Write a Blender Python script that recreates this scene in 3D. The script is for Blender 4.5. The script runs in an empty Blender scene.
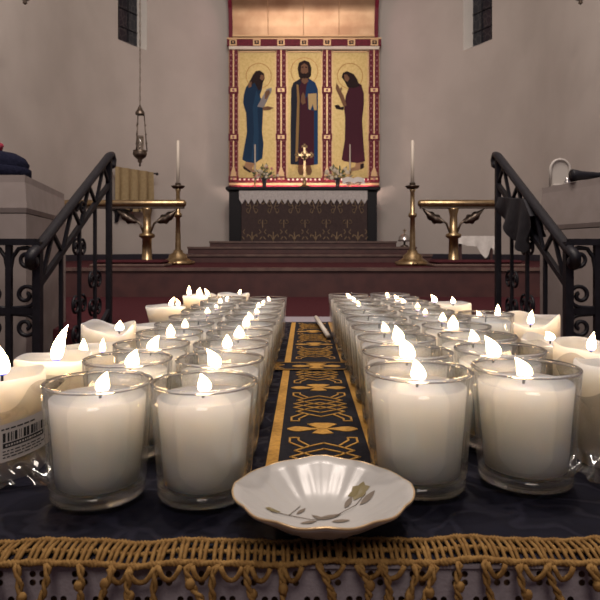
import bpy, math, random
from math import sin, cos, pi, radians as R, sqrt, atan2
from mathutils import Vector, Matrix
random.seed(7)
SC = bpy.context.scene
COL = SC.collection
EYE = 0.90
F = 600.0
def P(px, py, Y):                      # a photo pixel at distance Y -> world point
    return Vector(((px-305)/F*Y, Y, EYE+(250-py)/F*Y))

# ------------------------------------------------------------------ mesh helper
class MB:
    def __init__(s): s.v=[]; s.f=[]; s.m=[]; s.s=[]
    def add(s, vs, fs, mat=0, smooth=True):
        b=len(s.v); s.v += [Vector(p) for p in vs]
        for f in fs:
            s.f.append([b+i for i in f]); s.m.append(mat); s.s.append(smooth)
        return s
    def box(s, a, b, mat=0, bev=0.0):
        x0,y0,z0=a; x1,y1,z1=b
        if bev<=0:
            vs=[(x,y,z) for z in (z0,z1) for y in (y0,y1) for x in (x0,x1)]
            return s.add(vs,[(0,2,3,1),(4,5,7,6),(0,1,5,4),(2,6,7,3),(0,4,6,2),(1,3,7,5)],mat,False)
        c=bev
        poly=[(x0+c,y0),(x1-c,y0),(x1,y0+c),(x1,y1-c),(x1-c,y1),(x0+c,y1),(x0,y1-c),(x0,y0+c)]
        cx,cy=(x0+x1)/2,(y0+y1)/2
        def sh(k):
            return [(x+(c*k if x<cx else -c*k), y+(c*k if y<cy else -c*k)) for x,y in poly]
        rings=[(sh(1),z0),(poly,z0+c),(poly,z1-c),(sh(1),z1)]
        vs=[(x,y,z) for pl,z in rings for x,y in pl]; fs=[]
        for r in range(3):
            for i in range(8):
                j=(i+1)%8; fs.append((r*8+i,r*8+j,r*8+8+j,r*8+8+i))
        fs.append(tuple(range(7,-1,-1))); fs.append(tuple(range(24,32)))
        return s.add(vs,fs,mat,False)
    def bar(s, p, q, w, h=None, mat=0, up=(0,0,1)):
        p=Vector(p); q=Vector(q); d=(q-p).normalized(); h=h or w
        u=Vector(up)
        if abs(d.dot(u))>.99: u=Vector((0,1,0))
        a=d.cross(u).normalized()*w/2; b=a.cross(d).normalized()*h/2
        vs=[e+i*a+j*b for e in (p,q) for i,j in ((-1,-1),(1,-1),(1,1),(-1,1))]
        return s.add(vs,[(3,2,1,0),(4,5,6,7),(0,1,5,4),(1,2,6,5),(2,3,7,6),(3,0,4,7)],mat,False)
    def tube(s, pts, r, n=8, mat=0, closed=False, sx=1.0):
        pts=[Vector(p) for p in pts]; N=len(pts)
        rr=r if isinstance(r,(list,tuple)) else [r]*N
        vs=[]; prev=None
        for i,p in enumerate(pts):
            if closed: d=pts[(i+1)%N]-pts[i-1]
            else: d=pts[min(i+1,N-1)]-pts[max(i-1,0)]
            d=d.normalized() if d.length>1e-9 else Vector((0,0,1))
            if prev is None:
                u=Vector((1,0,0)) if abs(d.x)<.9 else Vector((0,1,0))
            else: u=prev
            a=(u-d*u.dot(d)); a=a.normalized() if a.length>1e-6 else d.orthogonal().normalized()
            prev=a; b=d.cross(a)
            for k in range(n):
                t=2*pi*k/n; vs.append(p+rr[i]*(cos(t)*a*sx+sin(t)*b))
        fs=[]
        for i in range(N if closed else N-1):
            j=(i+1)%N
            for k in range(n):
                l=(k+1)%n; fs.append((i*n+k,i*n+l,j*n+l,j*n+k))
        if not closed:
            fs.append(tuple(range(n-1,-1,-1))); fs.append(tuple(range((N-1)*n,N*n)))
        return s.add(vs,fs,mat,True)
    def lathe(s, prof, n=24, o=(0,0,0), mat=0, mod=None):
        o=Vector(o); vs=[]; fs=[]; idx=[]
        for r,z in prof:
            if r<=1e-7: idx.append([len(vs)]); vs.append(o+Vector((0,0,z)))
            else:
                row=[]
                for k in range(n):
                    t=2*pi*k/n; r2,z2=(r,z) if mod is None else mod(r,z,t)
                    row.append(len(vs)); vs.append(o+Vector((r2*cos(t),r2*sin(t),z2)))
                idx.append(row)
        for a,b in zip(idx,idx[1:]):
            if len(a)==1 and len(b)==1: continue
            for k in range(n):
                l=(k+1)%n
                if len(a)==1: fs.append((a[0],b[l],b[k]))
                elif len(b)==1: fs.append((a[k],a[l],b[0]))
                else: fs.append((a[k],a[l],b[l],b[k]))
        return s.add(vs,fs,mat,True)
    def prism(s, poly, fn, d0, d1, mat=0):       # poly 2d -> fn(u,v,d) world
        n=len(poly)
        ar=sum(poly[i][0]*poly[(i+1)%n][1]-poly[(i+1)%n][0]*poly[i][1] for i in range(n))
        vs=[fn(u,v,d0) for u,v in poly]+[fn(u,v,d1) for u,v in poly]
        fs=[tuple(range(n)),tuple(range(2*n-1,n-1,-1))]
        for i in range(n):
            j=(i+1)%n; fs.append((i,j,n+j,n+i))
        return s.add(vs,fs,mat,False)
    def blob(s, c, r, n=10, mat=0, m=6):
        if not isinstance(r,(tuple,list)): r=(r,r,r)
        vs=[];fs=[]
        for i in range(m+1):
            ph=pi*i/m
            for k in range(n):
                t=2*pi*k/n; vs.append((c[0]+r[0]*sin(ph)*cos(t),c[1]+r[1]*sin(ph)*sin(t),c[2]-r[2]*cos(ph)))
        for i in range(m):
            for k in range(n):
                l=(k+1)%n; fs.append((i*n+k,i*n+l,(i+1)*n+l,(i+1)*n+k))
        return s.add(vs,fs,mat,True)
    def grid(s, fn, nu, nv, mat=0, smooth=True):
        vs=[fn(i/nu,j/nv) for j in range(nv+1) for i in range(nu+1)]
        fs=[(j*(nu+1)+i,j*(nu+1)+i+1,(j+1)*(nu+1)+i+1,(j+1)*(nu+1)+i) for j in range(nv) for i in range(nu)]
        return s.add(vs,fs,mat,smooth)
    def build(s, name, mats, parent=None, world=True):
        me=bpy.data.meshes.new(name)
        if not isinstance(mats,(list,tuple)): mats=[mats]
        if parent is not None:
            o=Vector((0,0,0)); q=parent
            while q is not None: o+=q.location; q=q.parent
        else:
            o=Vector(((min(p.x for p in s.v)+max(p.x for p in s.v))/2,(min(p.y for p in s.v)+max(p.y for p in s.v))/2,min(p.z for p in s.v)))
        me.from_pydata([tuple(p-o) for p in s.v],[],s.f)
        for m in mats: me.materials.append(m)
        for p,mi,sm in zip(me.polygons,s.m,s.s): p.material_index=mi; p.use_smooth=sm
        me.update()
        import bmesh
        bm=bmesh.new(); bm.from_mesh(me); bmesh.ops.recalc_face_normals(bm,faces=bm.faces[:]); bm.to_mesh(me); bm.free()
        ob=bpy.data.objects.new(name,me); COL.objects.link(ob)
        if parent is not None: ob.parent=parent
        else: ob.location=o
        return ob
def tag(o,label,cat,group=None):
    o['label']=label; o['category']=cat
    if group: o['group']=group
    return o
def thing(name,label,cat,loc=(0,0,0),group=None):
    o=bpy.data.objects.new(name,None); COL.objects.link(o); o.location=loc; o.empty_display_size=.05
    return tag(o,label,cat,group)
def struct(o): o['kind']='structure'; return o
def dup(o,parent=None):
    c=o.copy(); COL.objects.link(c)
    if parent is not None: c.parent=parent
    for ch in list(o.children): dup(ch,c)
    return c

# ------------------------------------------------------------------ materials
def mat(name, col, rough=.5, metal=0.0, noise=None, bump=0.0, spec=.5, **kw):
    m=bpy.data.materials.new(name); m.use_nodes=True; nt=m.node_tree; b=nt.nodes['Principled BSDF']
    b.inputs['Base Color'].default_value=(*col,1); b.inputs['Roughness'].default_value=rough; b.inputs['Metallic'].default_value=metal
    b.inputs['Specular IOR Level'].default_value=spec
    if noise or bump:
        tc=nt.nodes.new('ShaderNodeTexCoord'); nz=nt.nodes.new('ShaderNodeTexNoise')
        nz.inputs['Scale'].default_value=(noise or (20,))[0]; nz.inputs['Detail'].default_value=5
        nt.links.new(tc.outputs['Object'],nz.inputs['Vector'])
        if noise:
            mx=nt.nodes.new('ShaderNodeMix'); mx.data_type='RGBA'
            mx.inputs[6].default_value=(*col,1); mx.inputs[7].default_value=(*noise[1],1)
            rp=nt.nodes.new('ShaderNodeMapRange'); rp.inputs[1].default_value=.38; rp.inputs[2].default_value=.64
            nt.links.new(nz.outputs['Fac'],rp.inputs[0]); nt.links.new(rp.outputs[0],mx.inputs[0]); nt.links.new(mx.outputs[2],b.inputs['Base Color'])
        if bump:
            bp=nt.nodes.new('ShaderNodeBump'); bp.inputs['Strength'].default_value=bump; bp.inputs['Distance'].default_value=kw.get('bd',.01)
            nt.links.new(nz.outputs['Fac'],bp.inputs['Height']); nt.links.new(bp.outputs[0],b.inputs['Normal'])
    return m
def glass_mat(name, tint=(.97,.97,.96), refr=0.0, rough=.02, ior=1.45):
    m=bpy.data.materials.new(name); m.use_nodes=True; nt=m.node_tree; nt.nodes.clear()
    out=nt.nodes.new('ShaderNodeOutputMaterial'); mx=nt.nodes.new('ShaderNodeMixShader')
    tr=nt.nodes.new('ShaderNodeBsdfTransparent'); tr.inputs[0].default_value=(*tint,1)
    gl=nt.nodes.new('ShaderNodeBsdfGlossy'); gl.inputs['Roughness'].default_value=rough; gl.inputs[0].default_value=(1,1,1,1)
    lw=nt.nodes.new('ShaderNodeLayerWeight'); lw.inputs['Blend'].default_value=.5
    pw=nt.nodes.new('ShaderNodeMath'); pw.operation='POWER'; pw.inputs[1].default_value=4.5
    fr=nt.nodes.new('ShaderNodeMapRange'); fr.inputs[3].default_value=((ior-1)/(ior+1))**2; fr.inputs[4].default_value=.75
    nt.links.new(lw.outputs['Facing'],pw.inputs[0]); nt.links.new(pw.outputs[0],fr.inputs[0])
    nt.links.new(fr.outputs[0],mx.inputs[0]); nt.links.new(tr.outputs[0],mx.inputs[1]); nt.links.new(gl.outputs[0],mx.inputs[2])
    if refr>0:
        g=nt.nodes.new('ShaderNodeBsdfGlass'); g.inputs['IOR'].default_value=ior; g.inputs['Roughness'].default_value=.03
        m2=nt.nodes.new('ShaderNodeMixShader'); m2.inputs[0].default_value=refr
        nt.links.new(mx.outputs[0],m2.inputs[1]); nt.links.new(g.outputs[0],m2.inputs[2]); nt.links.new(m2.outputs[0],out.inputs[0])
    else: nt.links.new(mx.outputs[0],out.inputs[0])
    return m
def wax_mat(name,col=(.96,.895,.765)):
    m=mat(name,col,.42); b=m.node_tree.nodes['Principled BSDF']
    b.inputs['Subsurface Weight'].default_value=1.0; b.inputs['Subsurface Radius'].default_value=(1,.88,.74); b.inputs['Subsurface Scale'].default_value=.10
    b.inputs['Subsurface Anisotropy'].default_value=.5
    return m
def emit_mat(name,col,st):
    m=bpy.data.materials.new(name); m.use_nodes=True; nt=m.node_tree; nt.nodes.clear()
    out=nt.nodes.new('ShaderNodeOutputMaterial'); e=nt.nodes.new('ShaderNodeEmission'); e.inputs[0].default_value=(*col,1); e.inputs[1].default_value=st
    nt.links.new(e.outputs[0],out.inputs[0]); return m
FLAME=34.0
def flame_mat(name,h,st):
    m=bpy.data.materials.new(name); m.use_nodes=True; nt=m.node_tree; nt.nodes.clear()
    out=nt.nodes.new('ShaderNodeOutputMaterial'); e=nt.nodes.new('ShaderNodeEmission')
    tc=nt.nodes.new('ShaderNodeTexCoord'); sp=nt.nodes.new('ShaderNodeSeparateXYZ'); mr=nt.nodes.new('ShaderNodeMapRange')
    mr.inputs[1].default_value=0; mr.inputs[2].default_value=h
    cr=nt.nodes.new('ShaderNodeValToRGB'); cr.color_ramp.elements[0].color=(.03,.05,.35,1); cr.color_ramp.elements[0].position=.05
    cr.color_ramp.elements[1].color=(1,.67,.34,1); cr.color_ramp.elements[1].position=.26
    s2=nt.nodes.new('ShaderNodeMapRange'); s2.inputs[1].default_value=.04; s2.inputs[2].default_value=.3; s2.inputs[3].default_value=st*.05; s2.inputs[4].default_value=st
    L=nt.links.new
    L(tc.outputs['Object'],sp.inputs[0]); L(sp.outputs[2],mr.inputs[0]); L(mr.outputs[0],cr.inputs[0]); L(mr.outputs[0],s2.inputs[0])
    L(cr.outputs[0],e.inputs[0]); L(s2.outputs[0],e.inputs[1]); L(e.outputs[0],out.inputs[0]); return m

M={}
M['plaster']=mat('cream plaster',(.555,.508,.472),.85,noise=(1.3,(.505,.46,.426)),bump=.15)
M['reveal']=mat('window reveal plaster',(.80,.77,.73),.85,noise=(3,(.76,.73,.69)))
M['stone']=mat('pale stone',(.29,.25,.235),.75,spec=.2,noise=(14,(.265,.228,.212)),bump=.05)
M['carpet']=mat('dark red carpet',(.065,.016,.020),.95,noise=(60,(.048,.012,.016)),bump=.3,spec=.1)
M['riser']=mat('dark stained riser',(.070,.026,.024),.55,noise=(8,(.05,.019,.019)))
M['nosing']=mat('worn brown nosing',(.13,.08,.065),.55,noise=(9,(.08,.045,.04)))
M['base']=mat('dark baseboard paint',(.035,.032,.045),.5)
M['iron']=mat('black wrought iron',(.007,.007,.010),.5,spec=.3,noise=(40,(.011,.010,.015)),bump=.1)
M['brass']=mat('aged brass',(.44,.33,.19),.34,1.0,noise=(18,(.30,.21,.11)))
M['brassdark']=mat('dull bronze',(.17,.135,.11),.42,1.0,noise=(20,(.12,.095,.075)))
M['silver']=mat('silver plate',(.62,.60,.58),.28,1.0)
M['gold']=mat('gold leaf ground',(.56,.42,.165),.45,.35,noise=(26,(.48,.35,.125)),bump=.12,bd=.004)
M['goldtester']=mat('burnished gold tester',(.43,.29,.175),.42,.92,noise=(2.2,(.30,.18,.105)),bump=.1,bd=.02)
M['crimson']=mat('crimson painted wood',(.17,.012,.032),.5,spec=.2,noise=(30,(.12,.009,.022)))
M['giltline']=mat('gilt line',(.50,.32,.17),.4,.5)
M['pinkdot']=mat('pale pink painted dots',(.36,.15,.16),.6)
M['ivory']=mat('ivory painted strip',(.78,.70,.60),.5)
M['altarblack']=mat('black altar wood',(.010,.009,.012),.5,spec=.2)
M['frontal']=mat('dark brown brocade',(.040,.022,.022),.8,noise=(45,(.055,.032,.03)))
M['frontalgold']=mat('dull gold brocade thread',(.24,.16,.085),.6)
M['lacegrey']=mat('white altar lace',(.60,.57,.56),.85,noise=(90,(.42,.39,.39)),bump=.3)
M['white']=mat('white linen',(.74,.71,.68),.8,noise=(30,(.68,.65,.62)))
M['candle']=mat('ivory taper wax',(.60,.54,.46),.45)
M['wax']=wax_mat('white votive wax')
M['wax2']=wax_mat('white pillar wax',(.70,.635,.525))
M['wick']=mat('burnt wick',(.012,.010,.009),.9)
M['glass']=glass_mat('clear jar glass',refr=.13)
M['glassrim']=glass_mat('clear glass lip',(.95,.95,.94),.7)
M['glassbase']=glass_mat('thick glass foot',(.95,.95,.93),.7,ior=1.5)
M['film']=glass_mat('clear plastic film',(.70,.69,.68),0,.10,2.0)
M['navy']=None
M['black']=mat('black cloth',(.010,.010,.014),.85,noise=(30,(.016,.015,.02)),bump=.3)
M['navycloth']=mat('navy knit',(.006,.007,.018),.9,spec=.1,noise=(60,(.009,.010,.024)),bump=.5)
M['red']=mat('red wool',(.22,.02,.045),.95,noise=(80,(.3,.02,.04)),bump=.6)
M['veil']=mat('olive gold veil cloth',(.36,.27,.14),.75,noise=(25,(.30,.22,.11)))
M['goldthread']=mat('gold embroidery thread',(.55,.30,.055),.5,.2,noise=(300,(.40,.20,.035)),bump=.5,bd=.0006)
M['fringe']=mat('gold crochet cord',(.26,.15,.048),.8,spec=.2,noise=(260,(.18,.095,.028)),bump=.6,bd=.0008)
M['runner']=mat('black runner cloth',(.006,.006,.009),.8,spec=.15,noise=(200,(.013,.012,.017)))
M['porcelain']=mat('white porcelain',(.43,.42,.40),.30)
M['sprig']=mat('grey brown sprig print',(.17,.14,.11),.3)
M['sprig2']=mat('olive sprig print',(.19,.155,.07),.3)
M['gilt']=mat('worn gilt rim',(.62,.44,.24),.3,.6)
M['label']=mat('paper label',(.62,.57,.52),.6)
M['ink']=mat('black print',(.02,.02,.02),.6)
M['wood']=mat('table wood',(.16,.09,.05),.5,noise=(6,(.11,.06,.03)))
M['leaf']=mat('green foliage',(.05,.085,.035),.6,noise=(40,(.09,.12,.06)))
M['petal']=mat('cream petals',(.75,.68,.55),.6)
M['petalpink']=mat('pink petals',(.60,.27,.25),.6)
M['vase']=mat('dark glass vase',(.05,.05,.06),.15,.3)
M['plaque']=mat('off white enamel',(.40,.37,.34),.5)
M['paper']=mat('white paper',(.85,.84,.82),.7)
for n_,c_ in dict(blue=(.012,.045,.11),bluelit=(.02,.075,.165),maroon=(.085,.018,.036),hair=(.028,.014,.014),skin=(.28,.15,.085),skin2=(.40,.24,.14),scroll=(.38,.36,.36),ochre=(.45,.29,.11),page=(.80,.60,.28),bluec=(.016,.07,.20),navyp=(.022,.028,.05),halo=(.52,.24,.07)).items():
    M['p_'+n_]=mat('icon paint '+n_,tuple(v*.8 for v in c_),.6,spec=.15)

# damask navy cloth
m=mat('navy damask',(.010,.011,.024),.6,spec=.12); nt=m.node_tree; b=nt.nodes['Principled BSDF']
tc=nt.nodes.new('ShaderNodeTexCoord'); w=nt.nodes.new('ShaderNodeTexNoise'); w.inputs['Scale'].default_value=16
vo=nt.nodes.new('ShaderNodeTexVoronoi'); vo.feature='DISTANCE_TO_EDGE'; vo.inputs['Scale'].default_value=26
mx=nt.nodes.new('ShaderNodeMix'); mx.data_type='VECTOR'; mx.inputs[0].default_value=.12
L=nt.links.new
L(tc.outputs['Object'],w.inputs['Vector']); L(tc.outputs['Object'],mx.inputs[4]); L(w.outputs['Color'],mx.inputs[5]); L(mx.outputs[1],vo.inputs['Vector'])
cr=nt.nodes.new('ShaderNodeValToRGB'); cr.color_ramp.elements[0].position=.04; cr.color_ramp.elements[1].position=.10
cr.color_ramp.elements[0].color=(.010,.010,.019,1); cr.color_ramp.elements[1].color=(.0035,.0035,.009,1)
e=cr.color_ramp.elements.new(.3); e.color=(.006,.006,.013,1)
L(vo.outputs['Distance'],cr.inputs[0]); L(cr.outputs[0],b.inputs['Base Color'])
mr=nt.nodes.new('ShaderNodeMapRange'); mr.inputs[1].default_value=.03; mr.inputs[2].default_value=.12; mr.inputs[3].default_value=.5; mr.inputs[4].default_value=.75
L(vo.outputs['Distance'],mr.inputs[0]); L(mr.outputs[0],b.inputs['Roughness'])
n2=nt.nodes.new('ShaderNodeTexNoise'); n2.inputs['Scale'].default_value=45; bp=nt.nodes.new('ShaderNodeBump'); bp.inputs['Strength'].default_value=.35; bp.inputs['Distance'].default_value=.004
L(tc.outputs['Object'],n2.inputs['Vector']); L(n2.outputs['Fac'],bp.inputs['Height']); L(bp.outputs[0],b.inputs['Normal'])
M['navy']=m
# leaded window
m=mat('dark leaded glass',(.012,.013,.018),.2); nt=m.node_tree; b=nt.nodes['Principled BSDF']
tc=nt.nodes.new('ShaderNodeTexCoord'); vo=nt.nodes.new('ShaderNodeTexVoronoi'); vo.feature='DISTANCE_TO_EDGE'; vo.inputs['Scale'].default_value=9
cr=nt.nodes.new('ShaderNodeValToRGB'); cr.color_ramp.elements[0].color=(.07,.07,.07,1); cr.color_ramp.elements[1].color=(.018,.02,.028,1); cr.color_ramp.elements[1].position=.06
nt.links.new(tc.outputs['Object'],vo.inputs['Vector']); nt.links.new(vo.outputs['Distance'],cr.inputs[0]); nt.links.new(cr.outputs[0],b.inputs['Base Color'])
M['lead']=m

# ------------------------------------------------------------------ setting
CY,RAD=8.0,3.2
TOP=6.5
def arc(t): return Vector((RAD*sin(t),CY+RAD*cos(t),0))
WT=[R(-65.4),R(-54.4)]
WZ=4.18
angs=sorted(set([R(-90+6*i) for i in range(31)]+WT+[-a for a in WT]))
angs=[a for a in angs if not any(abs(a-b)<R(1.2) and a!=b for b in WT+[-x for x in WT])]
mb=MB(); lev=[.3,WZ,6.2,TOP]; vs=[]; fs=[]
ST=[Vector((-RAD,y,0)) for y in (5.0,6.0,7.0,7.6)]; PTS=ST+[arc(a) for a in angs]+[Vector((RAD,p.y,0)) for p in ST[::-1]]
for p in PTS: vs+=[(p.x,p.y,z) for z in lev]
for n_,(a,b) in enumerate(zip(PTS,PTS[1:])):
    c_=(a+b)/2; mid=atan2(c_.x,c_.y-CY); win=WT[0]<mid<WT[1] or -WT[1]<mid<-WT[0]
    for r in range(3):
        if win and r==1: continue
        fs.append((n_*4+r,n_*4+4+r,n_*4+5+r,n_*4+1+r))
mb.add(vs,fs); apse=struct(mb.build('wall_apse',M['plaster']))
for side,sg in (('left',-1),('right',1)):
    mb=MB(); mb.add([(sg*RAD,3.3,-.0),(sg*RAD,5.0,0),(sg*RAD,5.0,TOP),(sg*RAD,3.3,TOP)],[(0,1,2,3)]); struct(mb.build('wall_'+side,M['plaster']))
    # window recess
    t0,t1=[sg*-1*t for t in WT]
    n=arc((t0+t1)/2)-Vector((0,CY,0)); n.normalize(); D=.22
    p,q=arc(t0),arc(t1); pi_,qi=p+n*D,q+n*D
    zl=lambda v,z: Vector((v.x,v.y,z))
    mb=MB()
    mb.add([zl(p,WZ),zl(pi_,WZ+.06),zl(pi_,6.2),zl(p,6.2)],[(0,1,2,3)],0,False)
    mb.add([zl(q,WZ),zl(qi,WZ+.06),zl(qi,6.2),zl(q,6.2)],[(0,1,2,3)],0,False)
    mb.add([zl(p,WZ),zl(q,WZ),zl(qi,WZ+.06),zl(pi_,WZ+.06)],[(0,1,2,3)],0,False)
    mb.add([zl(p,6.2),zl(q,6.2),zl(qi,6.2),zl(pi_,6.2)],[(0,1,2,3)],0,False)
    wn=struct(mb.build('window_1' if sg<0 else 'window_2',M['reveal']))
    mb=MB(); mb.add([zl(pi_,WZ+.06),zl(qi,WZ+.06),zl(qi,6.2),zl(pi_,6.2)],[(0,1,2,3)],0,False)
    k=mb.build('leaded_pane',M['lead'],wn)
    mb=MB()
    for u in (.33,.67):
        a=pi_.lerp(qi,u)-n*.012; mb.bar(zl(a,WZ+.06),zl(a,6.2),.012)
    for z in (4.5,4.8,5.1,5.4,5.7): mb.bar(zl(pi_-n*.012,z),zl(qi-n*.012,z),.012)
    mb.build('lead_bars',M['iron'],wn)
    mb=MB()                                             # baseboard
    tt=[sg*R(90-5*i) for i in range(13)]
    for a,b in zip(tt,tt[1:]):
        pa,pb=arc(a),arc(b); ia=pa+(Vector((0,CY,0))-pa)*.008; ib=pb+(Vector((0,CY,0))-pb)*.008
        mb.add([zl(ia,.75),zl(ib,.75),zl(ib,.835),zl(ia,.835),zl(pa,.835),zl(pb,.835)],[(0,1,2,3),(3,2,5,4)],0,False)
    mb.add([(sg*(RAD-.025),5.1,.75),(sg*(RAD-.025),CY,.75),(sg*(RAD-.025),CY,.835),(sg*(RAD-.025),5.1,.835),(sg*RAD,5.1,.835),(sg*RAD,CY,.835)],[(0,1,2,3),(3,2,5,4)],0,False)
    struct(mb.build('baseboard_'+side,M['base']))
struct(MB().box((-4,-4,-.1),(4,2.2,0)).build('floor',M['wood']))
struct(MB().box((-3.2,3.02,.0),(3.2,5.1,.5)).build('chancel_floor',M['carpet']))
mb=MB()
for i,(y,z) in enumerate(((2.2,.125),(2.48,.25),(2.76,.375))): mb.box((-1.12,y,0),(1.12,3.02,z))
struct(mb.build('chancel_stairs',M['carpet']))
def step(name,x0,x1,y0,y1,z0,z1):
    mb=MB(); mb.box((x0,y0,z0),(x1,y1,z1-.012),0); mb.box((x0,y0+.03,z1-.012),(x1,y1,z1),2)
    mb.box((x0-.008,y0-.018,z1-.028),(x1+.008,y0+.03,z1),1)
    return struct(mb.build(name,[M['riser'],M['nosing'],M['carpet']]))
step('sanctuary_platform',-3.19,3.19,5.1,11.15,.5,.75)
step('altar_step',-1.45,1.52,7.2,11.0,.75,.85)
step('altar_step',-1.60,1.52,8.2,10.95,.85,.945)
step('altar_step',-1.46,1.40,9.2,10.9,.945,1.035)
struct(MB().add([(-3.3,3.3,TOP),(3.3,3.3,TOP),(3.3,11.3,TOP),(-3.3,11.3,TOP)],[(0,1,2,3)]).build('ceiling',M['plaster']))

# ------------------------------------------------------------------ altar and what stands on it
AY=10.0
al=thing('altar','black wooden altar standing on the red steps beneath the icon triptych','altar',(-.02,10.3,1.035))
xl,xr=(229-305)/F*AY,(377-305)/F*AY
ATOP=1.95
MB().box((xl,AY+.04,1.035),(xr,10.62,ATOP-.07)).build('body',M['altarblack'],al)
MB().box((xl,AY,1.035),((241-305)/F*AY,AY+.06,ATOP-.07)).build('side_panel',M['altarblack'],al)
MB().box(((367.5-305)/F*AY,AY,1.035),(xr,AY+.06,ATOP-.07)).build('side_panel',M['altarblack'],al)
MB().box((xl-.05,AY-.075,ATOP-.06),(xr+.05,10.66,ATOP),0,.012).build('altar_top',M['altarblack'],al)
# brocade frontal
fy=AY-.012
fr=thing('altar_frontal','dark brown brocade frontal with faint gold pattern hung across the altar front','altar cloth',(0,fy,1.035))
FB=MB(); FB.box(((241.5-305)/F*fy,fy-.012,1.04),((367-305)/F*fy,AY-.002,ATOP-.08))
def fl(u,v,d): return (u,fy-.013-d,v)
def stroke(mb,pts,wd,fn,d0,d1,mat=0):
    pts=[Vector((a,b)) for a,b in pts]
    for a,b in zip(pts,pts[1:]):
        d=b-a
        if d.length<1e-9: continue
        d.normalize(); n=Vector((-d.y,d.x))*wd/2; a2=a-d*wd*.3; b2=b+d*wd*.3
        mb.prism([tuple(a2-n),tuple(b2-n),tuple(b2+n),tuple(a2+n)],fn,d0,d1,mat)
def spir(cx,cy,r,t0,t1,n=10,shrink=.6):
    return [(cx+r*(1-shrink*i/n)*cos(t0+(t1-t0)*i/n),cy+r*(1-shrink*i/n)*sin(t0+(t1-t0)*i/n)) for i in range(n+1)]
for k in range(6):
    cx=-.88+k*.352; mb=FB
    for sg in (-1,1):
        stroke(mb,spir(cx+sg*.055,1.66,.05,R(90),R(90)+sg*R(-250)),.013,fl,0,.004,1)
        stroke(mb,spir(cx+sg*.055,1.56,.045,R(270),R(270)+sg*R(250)),.013,fl,0,.004,1)
        stroke(mb,[(cx+sg*.055,1.71),(cx+sg*.02,1.61),(cx+sg*.055,1.52)],.011,fl,0,.004,1)
    c2=cx+.176
    if k<5:
        stroke(mb,[(c2-.05,1.70),(c2,1.75),(c2+.05,1.70),(c2,1.66),(c2-.05,1.70)],.010,fl,0,.004,1)
        for sg in (-1,1): stroke(mb,spir(c2+sg*.04,1.36,.04,R(90),R(90)+sg*R(-240)),.012,fl,0,.004,1)
        stroke(mb,[(c2,1.40),(c2,1.27)],.012,fl,0,.004,1)
    for sg in (-1,1):
        stroke(mb,[(cx,1.06),(cx+sg*.03,1.13),(cx+sg*.075,1.16),(cx+sg*.085,1.12)],.014,fl,0,.004,1)
        stroke(mb,[(cx+sg*.13,1.08),(cx+sg*.16,1.12)],.012,fl,0,.004,1)
        stroke(mb,[(cx+sg*.12,1.24),(cx+sg*.15,1.20),(cx+sg*.12,1.17)],.010,fl,0,.004,1)
    stroke(mb,[(cx,1.05),(cx,1.2)],.014,fl,0,.004,1)

FB.build('brocade',[M['frontal'],M['frontalgold']],fr)
# lace cloth with points
mb=MB(); ly=AY-.05
x0,x1=(239-305)/F*ly,(367.5-305)/F*ly
zt=ATOP-.0615; zb=EYE+(250-199)/F*ly
nT=21; poly=[(x0,zt),(x0,zb)]
for i in range(nT):
    a=x0+(x1-x0)*i/nT; b=x0+(x1-x0)*(i+1)/nT
    poly+=[((a+b)/2,zb-.085),(b,zb)]
poly+=[(x1,zt)]
for i in range(nT):
    a=x0+(x1-x0)*i/nT; b=x0+(x1-x0)*(i+1)/nT
    mb.prism([(a,zt),(a,zb),((a+b)/2,zb-.085),(b,zb),(b,zt)],lambda u,v,d:(u,ly+d,v),0,.008)
mb.tube([(x0,ly+.004,zt-.006),(x1,ly+.004,zt-.006)],.007,6)
tag(mb.build('altar_lace_cloth',M['lacegrey']),'white lace cloth with pointed edge hung below the black altar top','altar cloth')

# triptych
TY=10.74
def T(cx,cy): return ((215+cx*.3-305)/F*TY, EYE+(250-cy*.3)/F*TY)
def tf(u,v,d): return (u,TY-d,v)
def tp(poly): return [T(*q) for q in poly]
tri=thing('icon_triptych','gilded triptych of three painted standing saints in a crimson frame behind the altar','icon',(0,TY,ATOP))
xL,zB=T(48,624); xR,zT=T(546,134)
MB().box((xL,TY+.0,zB),(xR,TY+.08,zT)).build('backing',M['crimson'],tri)
panels=[]
for a,b in ((78,205),(238,358),(388,512)):
    mb=MB(); u0,v0=T(a,598); u1,v1=T(b,172)
    mb.box((u0,TY-.012,v0),(u1,TY+.01,v1)); panels.append(mb.build('gold_panel',M['gold'],tri))
    mb=MB(); fr_w=.022
    mb.box((u0,TY-.03,v0),(u0+fr_w,TY-.008,v1)); mb.box((u1-fr_w,TY-.03,v0),(u1,TY-.008,v1)); mb.box((u0,TY-.03,v1-fr_w),(u1,TY-.008,v1))
    mb.build('gilt_border',M['giltline'],panels[-1])
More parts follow.
